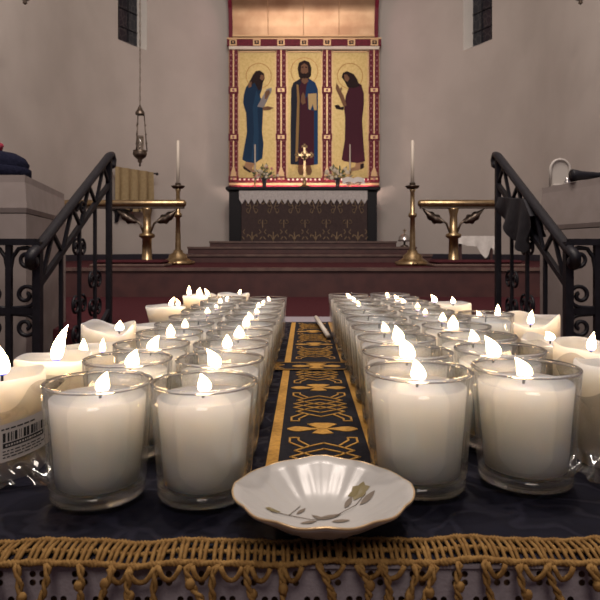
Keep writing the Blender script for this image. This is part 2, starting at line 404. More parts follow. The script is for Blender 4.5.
for a,b in ((48,79),(204,238),(357,389),(511,546)):
    u0,v0=T(a,606); u1,v1=T(b,170); w_=u1-u0; c=(u0+u1)/2
    pl=MB().box((u0,TY-.075,v0),(u1,TY,v1),0,.008).build('pilaster',M['crimson'],tri)
    mb=MB()
    mb.box((c-.013,TY-.084,v0),(c+.013,TY-.07,v1),0)
    mb.box((u0,TY-.078,v0),(u0+.006,TY-.06,v1),0); mb.box((u1-.006,TY-.078,v0),(u1,TY-.06,v1),0)
    z=v0+.06
    while z<v1-.03:
        for sg in (-1,1): mb.box((c+sg*w_*.28-.009,TY-.082,z-.015),(c+sg*w_*.28+.009,TY-.07,z+.015),1)
        z+=.095
    for cy in (305,460,598):
        zc=T(0,cy)[1]; h=.06 if cy<598 else .045
        mb.box((u0-.004,TY-.095,zc-h),(u1+.004,TY-.07,zc+h),2); mb.box((u0+.03,TY-.102,zc-h+.028),(u1-.03,TY-.09,zc+h-.028),0)
        mb.blob((c,TY-.1,zc),(.025,.02,.025),8,1)
    for sg in (-1,1):                          # foot flare
        mb.prism([(c,v0+.25),(c+sg*.018,v0+.25),(c+sg*w_*.42,v0+.03),(c+sg*w_*.42,v0),(c,v0)],tf,.07,.088,0)
    mb.build('pilaster_ornament',[M['giltline'],M['pinkdot'],M['crimson']],pl)
u0,v0=T(48,160); u1,v1=T(546,134)
cn=MB().box((u0-.03,TY-.11,v0),(u1+.03,TY+.08,v1),0,.01).build('cornice',M['crimson'],tri)
mb=MB()
for cx in (63,141,221,297,373,453,529):
    uc,vc=T(cx,149); mb.box((uc-.065,TY-.125,vc-.055),(uc+.065,TY-.1,vc+.055),0); mb.box((uc-.04,TY-.132,vc-.032),(uc+.04,TY-.12,vc+.032),1); mb.blob((uc,TY-.132,vc),(.022,.012,.022),8,0)
mb.box((u0-.03,TY-.12,v1-.02),(u1+.03,TY-.1,v1+.005),0)
mb.build('cornice_boss',[M['giltline'],M['altarblack']],cn)
u0,v0=T(48,170); u1,v1=T(546,159)
MB().box((u0,TY-.1,v0),(u1,TY,v1),0,.006).build('ivory_strip',M['ivory'],tri)
u0,v0=T(48,624); u1,v1=T(546,594)
mb=MB(); mb.box((u0,TY-.07,v0),(u1,TY,v1),0,.008)
mb.box((u0,TY-.08,v0+.03),(u1,TY-.06,v0+.07),1); 
for i in range(34):
    a=u0+(u1-u0)*(i+.5)/34; mb.box((a-.016,TY-.078,v1-.045),(a+.016,TY-.066,v1-.015),2)
mb.build('base_rail',[M['crimson'],M['giltline'],M['ivory']],tri)
def halo(mb,cx,cy,r,mi,d0,d1):
    pts=[T(cx+r*cos(2*pi*i/30),cy+r*sin(2*pi*i/30)) for i in range(31)]
    stroke(mb,pts,.010,tf,d0,d1,mi)
pm=[M['p_'+k] for k in ('blue','bluelit','maroon','hair','skin','skin2','scroll','ochre','page','bluec','navyp','halo')]
BL,BLL,MA,HA,SK,SK2,SCR,OC,PG,BC,NV,HL=range(12)
def poly(mb,pts,mi,lv): mb.prism(tp(pts),tf,.012,.012+.0025*lv,mi)
# left saint
mb=MB(); halo(mb,146,254,42,HL,.012,.0135)
poly(mb,[(104,538),(96,556),(118,574),(134,572),(124,562),(132,548),(128,532)],SK2,1)
poly(mb,[(92,552),(102,558),(120,572),(118,577),(96,564)],HA,2)
poly(mb,[(126,270),(104,290),(96,318),(94,345),(104,378),(107,440),(98,490),(91,532),(104,540),(132,545),(158,528),(162,480),(157,440),(160,375),(160,345),(150,320),(156,300),(160,278),(150,262)],BL,2)
poly(mb,[(138,300),(126,360),(130,440),(122,536),(132,545),(144,536),(146,440),(142,370),(150,330)],BLL,3)
poly(mb,[(150,236),(136,238),(126,252),(116,272),(108,288),(122,284),(132,276),(146,304),(154,298),(158,280),(166,262),(164,246)],HA,4)
poly(mb,[(153,250),(163,252),(165,262),(158,270),(150,264)],SK,5)
poly(mb,[(112,280),(122,272),(122,290),(112,294)],SK,5)
poly(mb,[(141,356),(172,298),(190,293),(188,306),(162,360)],SCR,4)
poly(mb,[(168,306),(180,300),(184,310),(172,332),(166,330)],SK,5)
poly(mb,[(160,358),(176,355),(196,360),(180,368),(160,368)],SK,5)
mb.build('painted_saint_in_blue',pm,panels[0])
# centre figure
mb=MB(); halo(mb,298,238,45,HL,.012,.0135)
poly(mb,[(278,545),(316,545),(324,572),(318,584),(308,584),(300,560),(292,584),(282,584),(276,572)],SK,1)
poly(mb,[(286,262),(262,276),(254,296),(252,430),(252,548),(282,550),(316,552),(342,548),(343,400),(343,300),(334,276),(312,262)],MA,2)
poly(mb,[(284,264),(262,276),(254,296),(252,430),(252,548),(279,550),(282,480),(282,400),(284,330),(280,292),(288,276)],NV,3)
poly(mb,[(272,282),(278,284),(282,330),(280,420),(276,536),(268,540),(270,440),(274,340)],OC,4)
poly(mb,[(312,264),(334,276),(342,300),(343,372),(310,366),(308,320),(300,330),(304,290)],BC,3)
poly(mb,[(330,366),(343,366),(343,548),(330,550)],BC,3)
poly(mb,[(310,314),(338,312),(339,368),(330,368),(326,348),(318,368),(312,364)],PG,4)
poly(mb,[(298,202),(280,210),(275,230),(280,256),(290,268),(308,266),(320,254),(322,228),(314,208)],HA,4)
poly(mb,[(298,212),(287,220),(286,240),(292,252),(298,258),(305,252),(311,240),(309,220)],SK,5)
poly(mb,[(288,242),(294,248),(298,244),(303,248),(309,242),(305,256),(298,264),(292,256)],HA,6)
poly(mb,[(289,224),(295,223),(295,227),(289,228)],HA,6); poly(mb,[(301,223),(307,224),(307,228),(301,227)],HA,6)
poly(mb,[(290,262),(308,262),(312,272),(298,282),(288,272)],SK,5)
poly(mb,[(288,320),(294,308),(300,320),(302,344),(292,350),(286,340)],SK,5)
mb.build('painted_saint_with_book',pm,panels[1])
# right saint
mb=MB(); halo(mb,450,254,42,HL,.012,.0135)
poly(mb,[(494,538),(498,556),(478,568),(452,572),(446,564),(466,556),(470,540)],SK2,1)
poly(mb,[(484,548),(496,545),(496,560),(484,566)],HA,2)
poly(mb,[(466,270),(488,284),(496,312),(496,350),(490,400),(494,470),(500,538),(474,544),(430,538),(422,532),(432,470),(434,400),(430,360),(436,320),(446,292)],MA,2)
poly(mb,[(440,238),(426,244),(422,258),(432,272),(442,292),(462,294),(482,288),(474,266),(462,248)],HA,4)
poly(mb,[(430,250),(440,250),(448,262),(442,274),(432,268)],SK,5)
poly(mb,[(404,278),(412,288),(418,302),(428,318),(438,352),(428,356),(416,326),(402,296)],SK,4)
poly(mb,[(398,352),(412,350),(418,358),(430,356),(428,368),(404,364)],HA,4)
poly(mb,[(420,290),(424,296),(420,306),(416,300)],SK,5)
mb.build('painted_saint_in_maroon',pm,panels[2])

# canopy (tester)
zT+=.03
ct=thing('gilded_canopy','curved gold tester with crimson sides arching forward above the icon triptych','canopy',(0,TY,zT))
ux0,_=T(60,0); ux1,_=T(530,0)
prof=[(10.70,zT+.0),(10.69,zT+.25),(10.64,zT+.5),(10.52,zT+.72),(10.32,zT+.9),(10.05,zT+1.02),(9.75,zT+1.08)]
mb=MB()
pp=[]
for (y0,z0),(y1,z1) in zip(prof,prof[1:]):
    for k in range(3): pp.append((y0+(y1-y0)*k/3,z0+(z1-z0)*k/3))
pp.append(prof[-1])
mb.grid(lambda u,v:(ux0+(ux1-ux0)*u,pp[int(round(v*(len(pp)-1)))][0],pp[int(round(v*(len(pp)-1)))][1]),8,len(pp)-1)
mb.grid(lambda u,v:(ux0+(ux1-ux0)*u,pp[int(round(v*(len(pp)-1)))][0]+.03,pp[int(round(v*(len(pp)-1)))][1]+.03),8,len(pp)-1)
mb.build('curved_panel',M['goldtester'],ct)
mb=MB()
for u in (.25,.5,.75):
    x=ux0+(ux1-ux0)*u; mb.tube([(x,y-.004,z-.004) for y,z in pp],.006,6)
mb.build('seam',M['giltline'],ct)
for xa,xb in ((ux0-.065,ux0),(ux1,ux1+.065)):
    mb=MB()
    for (ya,za),(yb,zb_) in zip(pp,pp[1:]):
        mb.add([(x,y+dy,z+dz) for x in (xa,xb) for (y,z) in ((ya,za),(yb,zb_)) for dy,dz in ((-.06,-.02),(.06,.06))],[(0,1,3,2),(4,6,7,5),(0,2,6,4),(1,5,7,3)],0,False)
    mb.build('side_rib',M['crimson'],ct)
MB().box((ux0-.06,TY-.1,zT),(ux1+.06,TY-.03,zT+.03)).build('lower_edge',M['giltline'],ct)

# strip lamp hidden along the foot of the triptych
lp=thing('strip_lamp','thin glowing strip lamp lying along the back of the altar at the triptych foot','lamp',(0,10.6,ATOP))
MB().box((-1.2,10.572,ATOP+.006),(1.2,10.628,ATOP+.03)).build('housing',M['ivory'],lp)
MB().tube([(-1.18,10.6,ATOP+.045),(1.18,10.6,ATOP+.045)],.014,8).build('tube',emit_mat('warm strip light',(1,.72,.60),45),lp)

# altar cross
OY=10.33
def O(px,py): q=P(px,py,OY); return q
c=O(304.5,187); cr_=thing('altar_cross','brass cross with trefoil arm ends standing at the middle of the altar','cross',(c.x,OY,ATOP+.006))
zb=ATOP+.006
MB().lathe([(0,zb),(.11,zb),(.115,zb+.02),(.08,zb+.045),(.045,zb+.06),(.03,zb+.09),(.04,zb+.11),(.025,zb+.13),(.02,zb+.2),(0,zb+.2)],18,(c.x,OY,0)).build('foot',M['brass'],cr_)
mb=MB(); zc=O(304.5,155).z; cf=lambda u,v,d:(c.x+u,OY+d,zc+v)
mb.prism([(-.02,-.45),(.02,-.45),(.016,0),(-.016,0)],cf,-.015,.015)
mb.prism([(-.10,-.018),(.10,-.018),(.10,.018),(-.10,.018)],cf,-.015,.015); mb.prism([(-.018,-.1),(.018,-.1),(.018,.13),(-.018,.13)],cf,-.015,.015)
for du,dv in ((-.115,0),(.115,0),(0,.145)):
    for k in range(3):
        an=atan2(dv,du)+(k-1)*pi/2; mb.blob((c.x+du+.028*cos(an),OY,zc+dv+.028*sin(an)),(.026,.016,.026),10)
mb.tube([(c.x+.062*cos(2*pi*i/20),OY,zc+.062*sin(2*pi*i/20)) for i in range(20)],.012,6,0,True)
mb.blob((c.x,OY-.012,zc),(.028,.02,.028),10)
mb.build('cross',M['brass'],cr_)
# altar candlesticks
for px,side in ((255,'blue saint'),(350,'maroon saint')):
    OY=10.5; q=O(px,187); k=thing('altar_candlestick','slim brass altar candlestick with unlit white taper before the %s'%side,'candlestick',(q.x,OY,ATOP+.006),'candlesticks on the altar')
    zs=O(px,172).z
    MB().lathe([(0,zb),(.05,zb),(.05,zb+.012),(.02,zb+.03),(.014,zb+.08),(.026,zb+.1),(.014,zb+.12),(.014,zs-.03),(.035,zs-.012),(.035,zs),(.012,zs+.002),(0,zs)],14,(q.x,OY,0)).build('stick',M['brass'],k)
    MB().lathe([(.0125,zs),(.012,O(px,145).z),(0,O(px,144).z)],10,(q.x,OY,0)).build('taper',M['candle'],k)
# flower vases
for px,seed,tone,lab in ((265,3,'pink','vase of pink and cream flowers on the altar before the blue saint'),(337,5,'white','vase of white flowers on the altar before the maroon saint')):
    rnd=random.Random(seed); q=O(px,187); k=thing('flower_vase',lab,'flowers',(q.x,10.33,ATOP+.006),'altar flower vases')
    MB().lathe([(0,zb),(.035,zb),(.04,zb+.02),(.03,zb+.06),(.045,zb+.15),(.058,zb+.19),(.05,zb+.19),(.03,zb+.10),(0,zb+.08)],14,(q.x,10.33,0)).build('vase',M['vase'],k)
    mb=MB(); top=zb+.19
    for i in range(70):
        a=rnd.uniform(0,2*pi); e=rnd.uniform(.05,1.4); l=rnd.uniform(.07,.27)
        d=Vector((cos(a)*cos(e)*1.0,sin(a)*cos(e)*.7,sin(e)))
        p=Vector((q.x,10.33,top-.03))+d*l; t=Vector((rnd.uniform(-1,1),rnd.uniform(-1,1),rnd.uniform(-1,1))).normalized()
        s_=d.cross(t).normalized()*rnd.uniform(.012,.022); f_=d*rnd.uniform(.03,.05)
        mb.add([p-f_,p+s_,p+f_,p-s_],[(0,1,2,3)],0,False)
        if i%4==0: mb.tube([(q.x,10.33,top-.06),p],.003,5)
    mb.build('foliage',M['leaf'],k)
    for i in range(16):
        a=rnd.uniform(0,2*pi); e=rnd.uniform(0,1.3); l=rnd.uniform(.12,.26)
        p=Vector((q.x,10.33,top-.02))+Vector((cos(a)*cos(e)*1.05,-abs(sin(a))*cos(e)*.6,sin(e)*.95))*l
        mb=MB(); r_=rnd.uniform(.018,.032)
        mb.blob(p,(r_*.6,r_*.6,r_*.5),8)
        for j in range(5):
            t=2*pi*j/5+a; mb.blob(p+Vector((cos(t)*r_*.7,-r_*.2,sin(t)*r_*.7)),(r_*.55,r_*.35,r_*.55),7,0,4)
        mb.build('flower',M['petalpink'] if (tone=='pink' and i%3==0) else M['petal'],k)
# missal on stand
OY=10.2; q=O(353,184); k=thing('missal_stand','open white book on small brass stand at the altar right of the cross','book stand',(q.x,10.2,ATOP+.006))
mb=MB()
for sx in (-.1,.1):
    mb.bar((q.x+sx,10.06,zb),(q.x+sx,10.06,zb+.05),.014); mb.bar((q.x+sx,10.18,zb),(q.x+sx,10.18,zb+.12),.014); mb.bar((q.x+sx,10.04,zb+.045),(q.x+sx,10.19,zb+.125),.014)
mb.bar((q.x-.12,10.04,zb+.05),(q.x+.12,10.04,zb+.05),.02); mb.build('stand',M['brassdark'],k)
mb=MB()
for sg in (-1,1):
    mb.grid(lambda u,v:(q.x+sg*.185*u,10.05+.14*v-.01*sin(pi*u),zb+.062+.10*v+.022*sin(pi*min(1,u*1.1))*(1)),8,4)
    mb.box((min(q.x,q.x+sg*.19),10.045,zb+.045),(max(q.x,q.x+sg*.19),10.055,zb+.066))
mb.build('open_book',M['paper'],k)

# ------------------------------------------------------------------ sanctuary furniture
ZP=.75
def torchiere(px,Y,lab):
    b_=P(px,0,Y); x=b_.x
    k=thing('floor_candlestick',lab,'candlestick',(x,Y,ZP),'tall sanctuary candlesticks')
    z=lambda py:EYE+(250-py)/F*Y
    zp=z(187)
    MB().lathe([(0,ZP),(.155,ZP),(.16,ZP+.02),(.13,ZP+.05),(.095,ZP+.07),(.09,ZP+.10),(.05,ZP+.125),(.045,ZP+.15),(0,ZP+.15)],24,(x,Y,0)).build('foot',M['brass'],k)
    for i in range(3):
        a=2*pi*i/3+.5; mb=MB(); mb.blob((x+.15*cos(a),Y+.15*sin(a),ZP+.02),(.03,.03,.02),8); mb.build('claw',M['brass'],k)
    zk=z(215)
    MB().lathe([(.03,ZP+.14),(.026,ZP+.3),(.022,zk-.03),(.04,zk-.015),(.04,zk+.01),(.022,zk+.025),(.02,zp-.05),(.03,zp-.03),(.02,zp-.015),(0,zp)],16,(x,Y,0)).build('stem',M['brass'],k)
    MB().lathe([(.0,zp-.02),(.05,zp-.015),(.07,zp+.005),(.068,zp+.012),(.03,zp),(.028,zp+.04),(.0,zp+.04)],18,(x,Y,0)).build('drip_pan',M['brassdark'],k)
    MB().lathe([(.0,zp+.03),(.0165,zp+.03),(.0145,z(141)),(.0,z(140))],12,(x,Y,0)).build('taper',M['candle'],k)
torchiere(178,6.1,'tall brass floor candlestick with unlit taper by the hanging lamp side')
torchiere(412.5,5.75,'tall brass floor candlestick with unlit taper beside the small silver bell')
def leaf_mesh(mb,base,tip,wid,sg):
    base=Vector(base); tip=Vector(tip); d=tip-base; n=Vector((-d.z,0,d.x)).normalized()
    pts=[]
    for i in range(13):
        t=i/12; w=wid*sin(pi*t**.8)*(1+.18*sin(t*22)); c_=base+d*t+Vector((0,0,-.02*sin(pi*t)))
        pts.append((c_,w))
    vs=[];fs=[]
    for c_,w in pts: vs+=[c_-n*w+Vector((0,.012,0)),c_+Vector((0,-.018,0)),c_+n*w+Vector((0,.012,0)),c_+Vector((0,.022,0))]
    for i in range(12):
        for j in range(4):
            l=(j+1)%4; fs.append((i*4+j,i*4+l,i*4+4+l,i*4+4+j))
    mb.add(vs,fs)
def rail(xa,xb,posts,Y,lab,zr):
    k=thing('communion_rail',lab,'altar rail',((xa+xb)/2,Y,ZP),'brass communion rails')
    mb=MB(); mb.tube([(xa,Y,zr),(xa+.02,Y,zr),(xb-.02,Y,zr),(xb,Y,zr)],[.02,.036,.036,.02],14); mb.build('rail_bar',M['brass'],k)
    mb=MB(); mb.box((xa+.02,Y-.03,zr-.05),(xb-.02,Y+.03,zr-.033)); mb.build('rail_plate',M['brassdark'],k)
    for x in posts:
        zk=ZP+(zr-ZP)*.48
        MB().lathe([(0,ZP+.001),(.075,ZP+.001),(.075,ZP+.02),(.05,ZP+.035),(.044,zk-.03),(.075,zk-.012),(.075,zk+.012),(.04,zk+.03),(.036,zr-.12),(.05,zr-.06),(.05,zr-.045),(0,zr-.045)],18,(x,Y,0)).build('post',M['brass'],k)
        for sg in (-1,1):
            mb=MB(); mb.tube([(x+sg*.03,Y,zk+.02),(x+sg*.07,Y,zk+.12),(x+sg*.16,Y,zk+.18)],.011,8)
            leaf_mesh(mb,(x+sg*.09,Y,zk+.13),(x+sg*.30,Y,zr-.05),.048,sg); mb.build('leaf_bracket',M['brassdark'],k)
RY=5.85
zr=EYE+(250-203.5)/F*RY
rail((63-305)/F*RY,(186-305)/F*RY,[(147-305)/F*RY],RY,'brass communion rail with leaf bracketed post below the hanging lamp',zr)
rail((418-305)/F*RY,(536-305)/F*RY,[(453.5-305)/F*RY],RY,'brass communion rail with leaf bracketed post in front of the low white table',zr)
for x0,x1,lab in (((95-305)/F*5.45,(168-305)/F*5.45,'long dark red kneeler with tan edge below the brass rail near the hanging lamp'),((430-305)/F*5.45,(520-305)/F*5.45,'long dark patterned kneeler below the brass rail near the white table')):
    k=thing('kneeler',lab,'kneeler',((x0+x1)/2,5.45,ZP),'kneelers at the brass rails')
    MB().box((x0,5.3,ZP),(x1,5.62,ZP+.025),0,.006).build('board',M['nosing'],k)
    MB().box((x0+.02,5.32,ZP+.025),(x1-.02,5.6,ZP+.06),0,.015).build('cushion',M['carpet'],k)
# sanctus bell
Y=8.35; q=P(404.5,0,Y); k=thing('altar_bell','small silver dome bell topped by a cross, on the altar step beside tall candlestick','bell',(q.x,Y,.945))
z0=.945
MB().lathe([(0,z0),(.06,z0),(.06,z0+.01),(.015,z0+.03),(.012,z0+.1),(0,z0+.1)],14,(q.x,Y,0)).build('stand',M['brassdark'],k)
MB().lathe([(.0,z0+.1),(.085,z0+.075),(.088,z0+.09),(.075,z0+.13),(.05,z0+.165),(.015,z0+.18),(0,z0+.18)],18,(q.x,Y,0)).build('bell_dome',M['silver'],k)
mb=MB(); mb.bar((q.x,Y,z0+.175),(q.x,Y,z0+.25),.012); mb.bar((q.x-.025,Y,z0+.225),(q.x+.025,Y,z0+.225),.012); mb.build('cross',M['brass'],k)
# low table with white cloth
Y=8.0; xa,xb=(458-305)/F*Y,(495-305)/F*Y; zt=EYE+(250-236)/F*Y
k=thing('credence_table','low dark table under a white cloth against the curved wall behind brass rail','table',((xa+xb)/2,Y+.17,ZP))
MB().box((xa+.01,Y+.01,zt-.03),(xb-.01,Y+.34,zt-.008)).build('table_top',M['riser'],k)
for x in (xa+.04,xb-.04):
    for y in (Y+.04,Y+.3): MB().box((x-.018,y-.018,ZP),(x+.018,y+.018,zt-.03)).build('leg',M['riser'],k)
mb=MB()
mb.box((xa-.005,Y-.005,zt-.006),(xb+.005,Y+.355,zt),0)
def drop(u): 
    pts=[(0,.10),(.25,.13),(.5,.14),(.62,.24),(.72,.30),(.8,.26),(.88,.15),(1,.2)]
    for (a,b),(c2,d) in zip(pts,pts[1:]):
        if a<=u<=c2: return b+(d-b)*(u-a)/(c2-a)
    return .15
mb.grid(lambda u,v:(xa+(xb-xa)*u,Y-.012-.012*v-.018*v*sin(u*19),zt-drop(u)*v),36,8)
mb.grid(lambda u,v:(xa-.008-.01*v,Y+.35*u,zt-.14*v),4,3); mb.grid(lambda u,v:(xb+.008+.01*v,Y+.35*u,zt-.16*v),4,3)
tag(mb.build('white_tablecloth',M['white']),'white cloth with a hanging pointed corner over the low wall table','tablecloth')
# veil on rod and bracket
a=P(113,167,9.0); b=P(157,174,9.75); ax=(b-a)
k=thing('wall_veil','olive gold veil gathered on a thin rod against the curved wall under hanging lamp','cloth',(a.lerp(b,.5).x,a.lerp(b,.5).y,P(135,204,9.3).z))
mb=MB(); mb.tube([a,b],.012,8); mb.blob(a,.025); mb.blob(b,.025)
nrm=Vector((-ax.y,ax.x,0)).normalized()
for t in (.05,.95):
    p=a.lerp(b,t); mb.tube([p,p+nrm*.16],.008,6)
mb.build('rod',M['iron'],k)
zb_=P(130,206,9.3).z
mb=MB(); e0=a.lerp(b,.03); e1=a.lerp(b,.88)
def vf(u,v):
    p=e0.lerp(e1,u); z=p.z+.012+(zb_-.1*sin(u*3)-p.z)*v
    return p+Vector((0,0,z-p.z))-nrm*(.025+.03*sin(u*26)*(.4+.6*v))
mb.grid(vf,50,8); mb.grid(lambda u,v:vf(u,v)+nrm*.008,50,8); mb.build('veil_cloth',M['veil'],k)
a=P(118,209,9.15); b=P(137,211,9.5); mb=MB(); nn=Vector((a.y-b.y,b.x-a.x,0)).normalized()
mb.bar(a+nn*.02,b+nn*.02,.2,.035); 
mb.prism([(0,0),(.09,0),(.02,-.19),(0,-.2)],lambda u,v,d:tuple(a+(b-a)*.12+nn*(.10-u)+(b-a).normalized()*d+Vector((0,0,v))),-.02,.03)
tag(mb.build('wall_bracket',M['iron']),'dark bracket shelf on the curved wall directly beneath the olive gold veil','shelf')

# hanging lamps
def chain(mb,x,y,z0,z1,step=.05):
    z=z0;i=0
    while z<z1:
        r=.011; pts=[]
        for j in range(10):
            t=2*pi*j/10; u=r*cos(t)*.6; w_=step*.62*sin(t)
            pts.append((x+(u if i%2 else 0),y+(0 if i%2 else u),z+w_+step/2))
        mb.tube(pts,.0035,5,0,True); z+=step; i+=1
def hanging(px,Y,ytop,ybot,lab,sc=1.0,glow=True):
    q=P(px,ybot,Y); x=q.x; z0=q.z; zt=EYE+(250-ytop)/F*Y; H=zt-z0
    k=thing('hanging_lamp',lab,'hanging lamp',(x,Y,z0),'hanging sanctuary lamps')
    r=.115*sc
    MB().lathe([(0,z0),(r*.18,z0+H*.03),(r*.1,z0+H*.06),(r*.35,z0+H*.09),(r*.28,z0+H*.12),(r*.8,z0+H*.17),(r,z0+H*.22),(r*.9,z0+H*.25),(r*.98,z0+H*.27),(r*.6,z0+H*.29),(0,z0+H*.27)],20,(x,Y,0)).build('bowl',M['brassdark'],k)
    MB().lathe([(r*.45,z0+H*.28),(r*.55,z0+H*.4),(r*.5,z0+H*.52),(r*.46,z0+H*.52),(r*.5,z0+H*.4),(r*.4,z0+H*.29)],16,(x,Y,0)).build('glass_cup',M['glasscup'],k)
    for i in range(3):
        a=2*pi*i/3+.3; mb=MB(); mb.tube([(x+r*.95*cos(a),Y+r*.95*sin(a),z0+H*.26),(x+r*.72*cos(a),Y+r*.72*sin(a),z0+H*.6),(x+r*.55*cos(a),Y+r*.55*sin(a),z0+H*.88)],.006,6)
        for t in (.4,.55,.7): mb.blob((x+r*(.95-.55*(t-.26))*cos(a),Y+r*(.95-.55*(t-.26))*sin(a),z0+H*t),.012,6,0,4)
        mb.build('chain_arm',M['brassdark'],k)
    MB().lathe([(r*.62,z0+H*.87),(r*.66,z0+H*.9),(r*.45,z0+H*.94),(r*.2,z0+H),(r*.1,z0+H*1.03),(0,z0+H*1.04)],16,(x,Y,0)).build('crown',M['brassdark'],k)
    mb=MB(); chain(mb,x,Y,z0+H*1.03,6.44); mb.build('chain',M['brassdark'],k)
    MB().lathe([(0,6.42),(.06,6.43),(.06,6.5),(0,6.5)],12,(x,Y,0)).build('ceiling_rose',M['brassdark'],k)
M['glasscup']=glass_mat('milky glass cup',(.8,.78,.75),0,.1,1.7)
hanging(140,6.5,107,167,'ornate brass lamp hanging on a long chain between the window and veil',.68)
hanging(25,5.2,-60,5,'dark hanging lamp whose tip shows at the top above the railing with knit cap')
hanging(580.5,5.2,-60,5,'dark hanging lamp whose tip shows at the top above the white arched plaque')

# ------------------------------------------------------------------ railings
def scroll(cx,cy,r,t0,turn,fn,n=26,shrink=.80):
    return [fn(cx+r*(1-shrink*i/n)*cos(t0+turn*i/n),cy+r*(1-shrink*i/n)*sin(t0+turn*i/n)) for i in range(n+1)]
def railing(sg,lab):
    X=-.98 if sg<0 else .965
    Yn,Yf=2.2,3.0
    k=thing('stair_railing',lab,'railing',(X,2.6,0),'wrought iron stair railings')
    zn,zf=.895,1.36
    zl=lambda y:zn+(zf-zn)*(y-Yn)/(Yf-Yn)
    st=lambda y: .0 if y<2.2 else .125 if y<2.48 else .25 if y<2.76 else .375 if y<3.02 else .5
    MB().box((X-.0145,Yn-.0145,0),(X+.0145,Yn+.0145,.93)).build('post',M['iron'],k)
    MB().box((X-.013,Yf-.013,.375),(X+.013,Yf+.013,zf)).build('post',M['iron'],k)
    mb=MB()
    pts=[(X,Yn-.055,zn-.05),(X,Yn-.06,zn-.015),(X,Yn-.02,zn+.005)]+[(X,Yn+(Yf-Yn)*i/8,zl(Yn+(Yf-Yn)*i/8)+.01) for i in range(9)]+[(X,Yf+.035,zf+.022),(X,Yf+.055,zf),(X,Yf+.045,zf-.03),(X,Yf+.02,zf-.035)]
    mb.tube(pts,.0175,10,0,False,1.2); mb.blob((X,Yn-.045,zn-.04),(.024,.027,.029),12)
    mb.build('handrail',M['iron'],k)
    lo=lambda y: zl(y)-.13
    mb=MB(); mb.bar((X,Yn,lo(Yn)),(X,Yf,lo(Yf)),.018,.022); mb.build('lower_bar',M['iron'],k)
    mb=MB(); bt=lambda y:.10+(.50-.10)*(y-Yn)/(Yf-Yn)+.1
    mb.bar((X,Yn,bt(Yn)),(X,Yf,bt(Yf)),.018,.022); mb.build('bottom_bar',M['iron'],k)
    mb=MB()
    for i in range(4):
        y0=Yn+.03+i*.195; y1=y0+.1; y2=y0+.19
        mb.bar((X,y0,lo(y0)),(X,y1,zl(y1)-.005),.013); 
        mb.bar((X,y1,zl(y1)-.005),(X,min(y2,Yf),lo(min(y2,Yf))),.013)
    mb.build('lattice',M['iron'],k)
    for y in (2.41,2.605,2.80):
        mb=MB(); mb.bar((X,y,st(y)),(X,y,lo(y)),.014); mb.build('baluster',M['iron'],k)
    fz=lambda u,v:(X,u,v)
    for y,dz in ((2.605,0),(2.80,-.04)):
        for d in (-1,1):
            L_=[(.66+(y-2.6)*.5,.04,1),(.54+(y-2.6)*.5,.04,-1)]
            if y<2.7: L_+=[(zl(y)-.045,.034,-1),(lo(y)-.09,.036,1)]
            for zc,r_,e in L_:
                mb=MB(); mb.tube(scroll(y+d*r_,zc,r_,R(90)*e,-e*d*R(480),fz,26,.68),.0065,6); mb.build('scroll',M['iron'],k)
    # level guard running outwards from the lower post
    ztop=EYE+(250-242)/F*Yn; s=sg
    mb=MB(); mb.bar((X,Yn,ztop),(X+s*.78,Yn,ztop),.03,.024); mb.build('guard_rail',M['iron'],k)
    zm=EYE+(250-311)/F*Yn
    mb=MB(); mb.bar((X,Yn,zm),(X+s*.78,Yn,zm),.018,.022); mb.build('guard_bar',M['iron'],k)
    mb=MB(); mb.bar((X,Yn,.14),(X+s*.78,Yn,.14),.018,.022); mb.build('guard_bar',M['iron'],k)
    fx=lambda u,v:(u,Yn,v)
    for i in range(4):
        x=X+s*(.105+.21*i)
        mb=MB(); mb.bar((x,Yn,0),(x,Yn,ztop),.02); mb.build('guard_baluster',M['iron'],k)
        for d in (-1,1):
            def gs():
                mb.build('guard_scroll',M['iron'],k)
            mb=MB()
            # tulip branch leaving the bar and curling under the top rail
            br=[fx(x+d*.004,ztop-.17),fx(x+d*.006,ztop-.10),fx(x+d*.014,ztop-.055),fx(x+d*.035,ztop-.025)]
            mb.tube(br+scroll(x+d*.066,ztop-.062,.042,R(110 if d>0 else 70),-d*R(520),fx),.008,6); gs(); mb=MB()
            mb.tube([fx(x,zm+.01),fx(x+d*.03,zm+.012)]+scroll(x+d*.062,zm+.058,.045,R(-100 if d>0 else -80),d*R(520),fx),.008,6); gs(); mb=MB()
            mb.tube([fx(x,zm-.01),fx(x+d*.03,zm-.012)]+scroll(x+d*.062,zm-.058,.045,R(100 if d>0 else 80),-d*R(520),fx),.008,6)
            gs()
railing(-1,'black wrought iron stair railing with scrolls beside the pulpit holding the knit cap')
railing(1,'black wrought iron stair railing with black cloth draped over it')
# black cloth on the railing
mb=MB(); XX=.965
def bc(u,v,off):
    px=504+33*u; Y=XX*F/(px-305)
    top=197+3*u+ (16*max(0,(u-.8)/.2)); bot=212+64*min(u,.45)+ (12*(min(max(u-.45,0),.35)/.35)) - 14*max(0,(u-.8)/.2)
    py=top+(bot-top)*v+1.5*sin(u*20)*v
    return (XX+off*(1+.6*sin(u*17+v*3)*v),Y,EYE+(250-py)/F*Y)
mb.grid(lambda u,v:bc(u,v,-.030),24,12); mb.grid(lambda u,v:bc(u,v*.85,.030),24,12)
mb.grid(lambda u,v:bc(u,0,-.030+.06*v),24,3)
tag(mb.build('draped_cloth',M['black']),'black cloth draped over the iron railing beside the second pulpit','cloth')

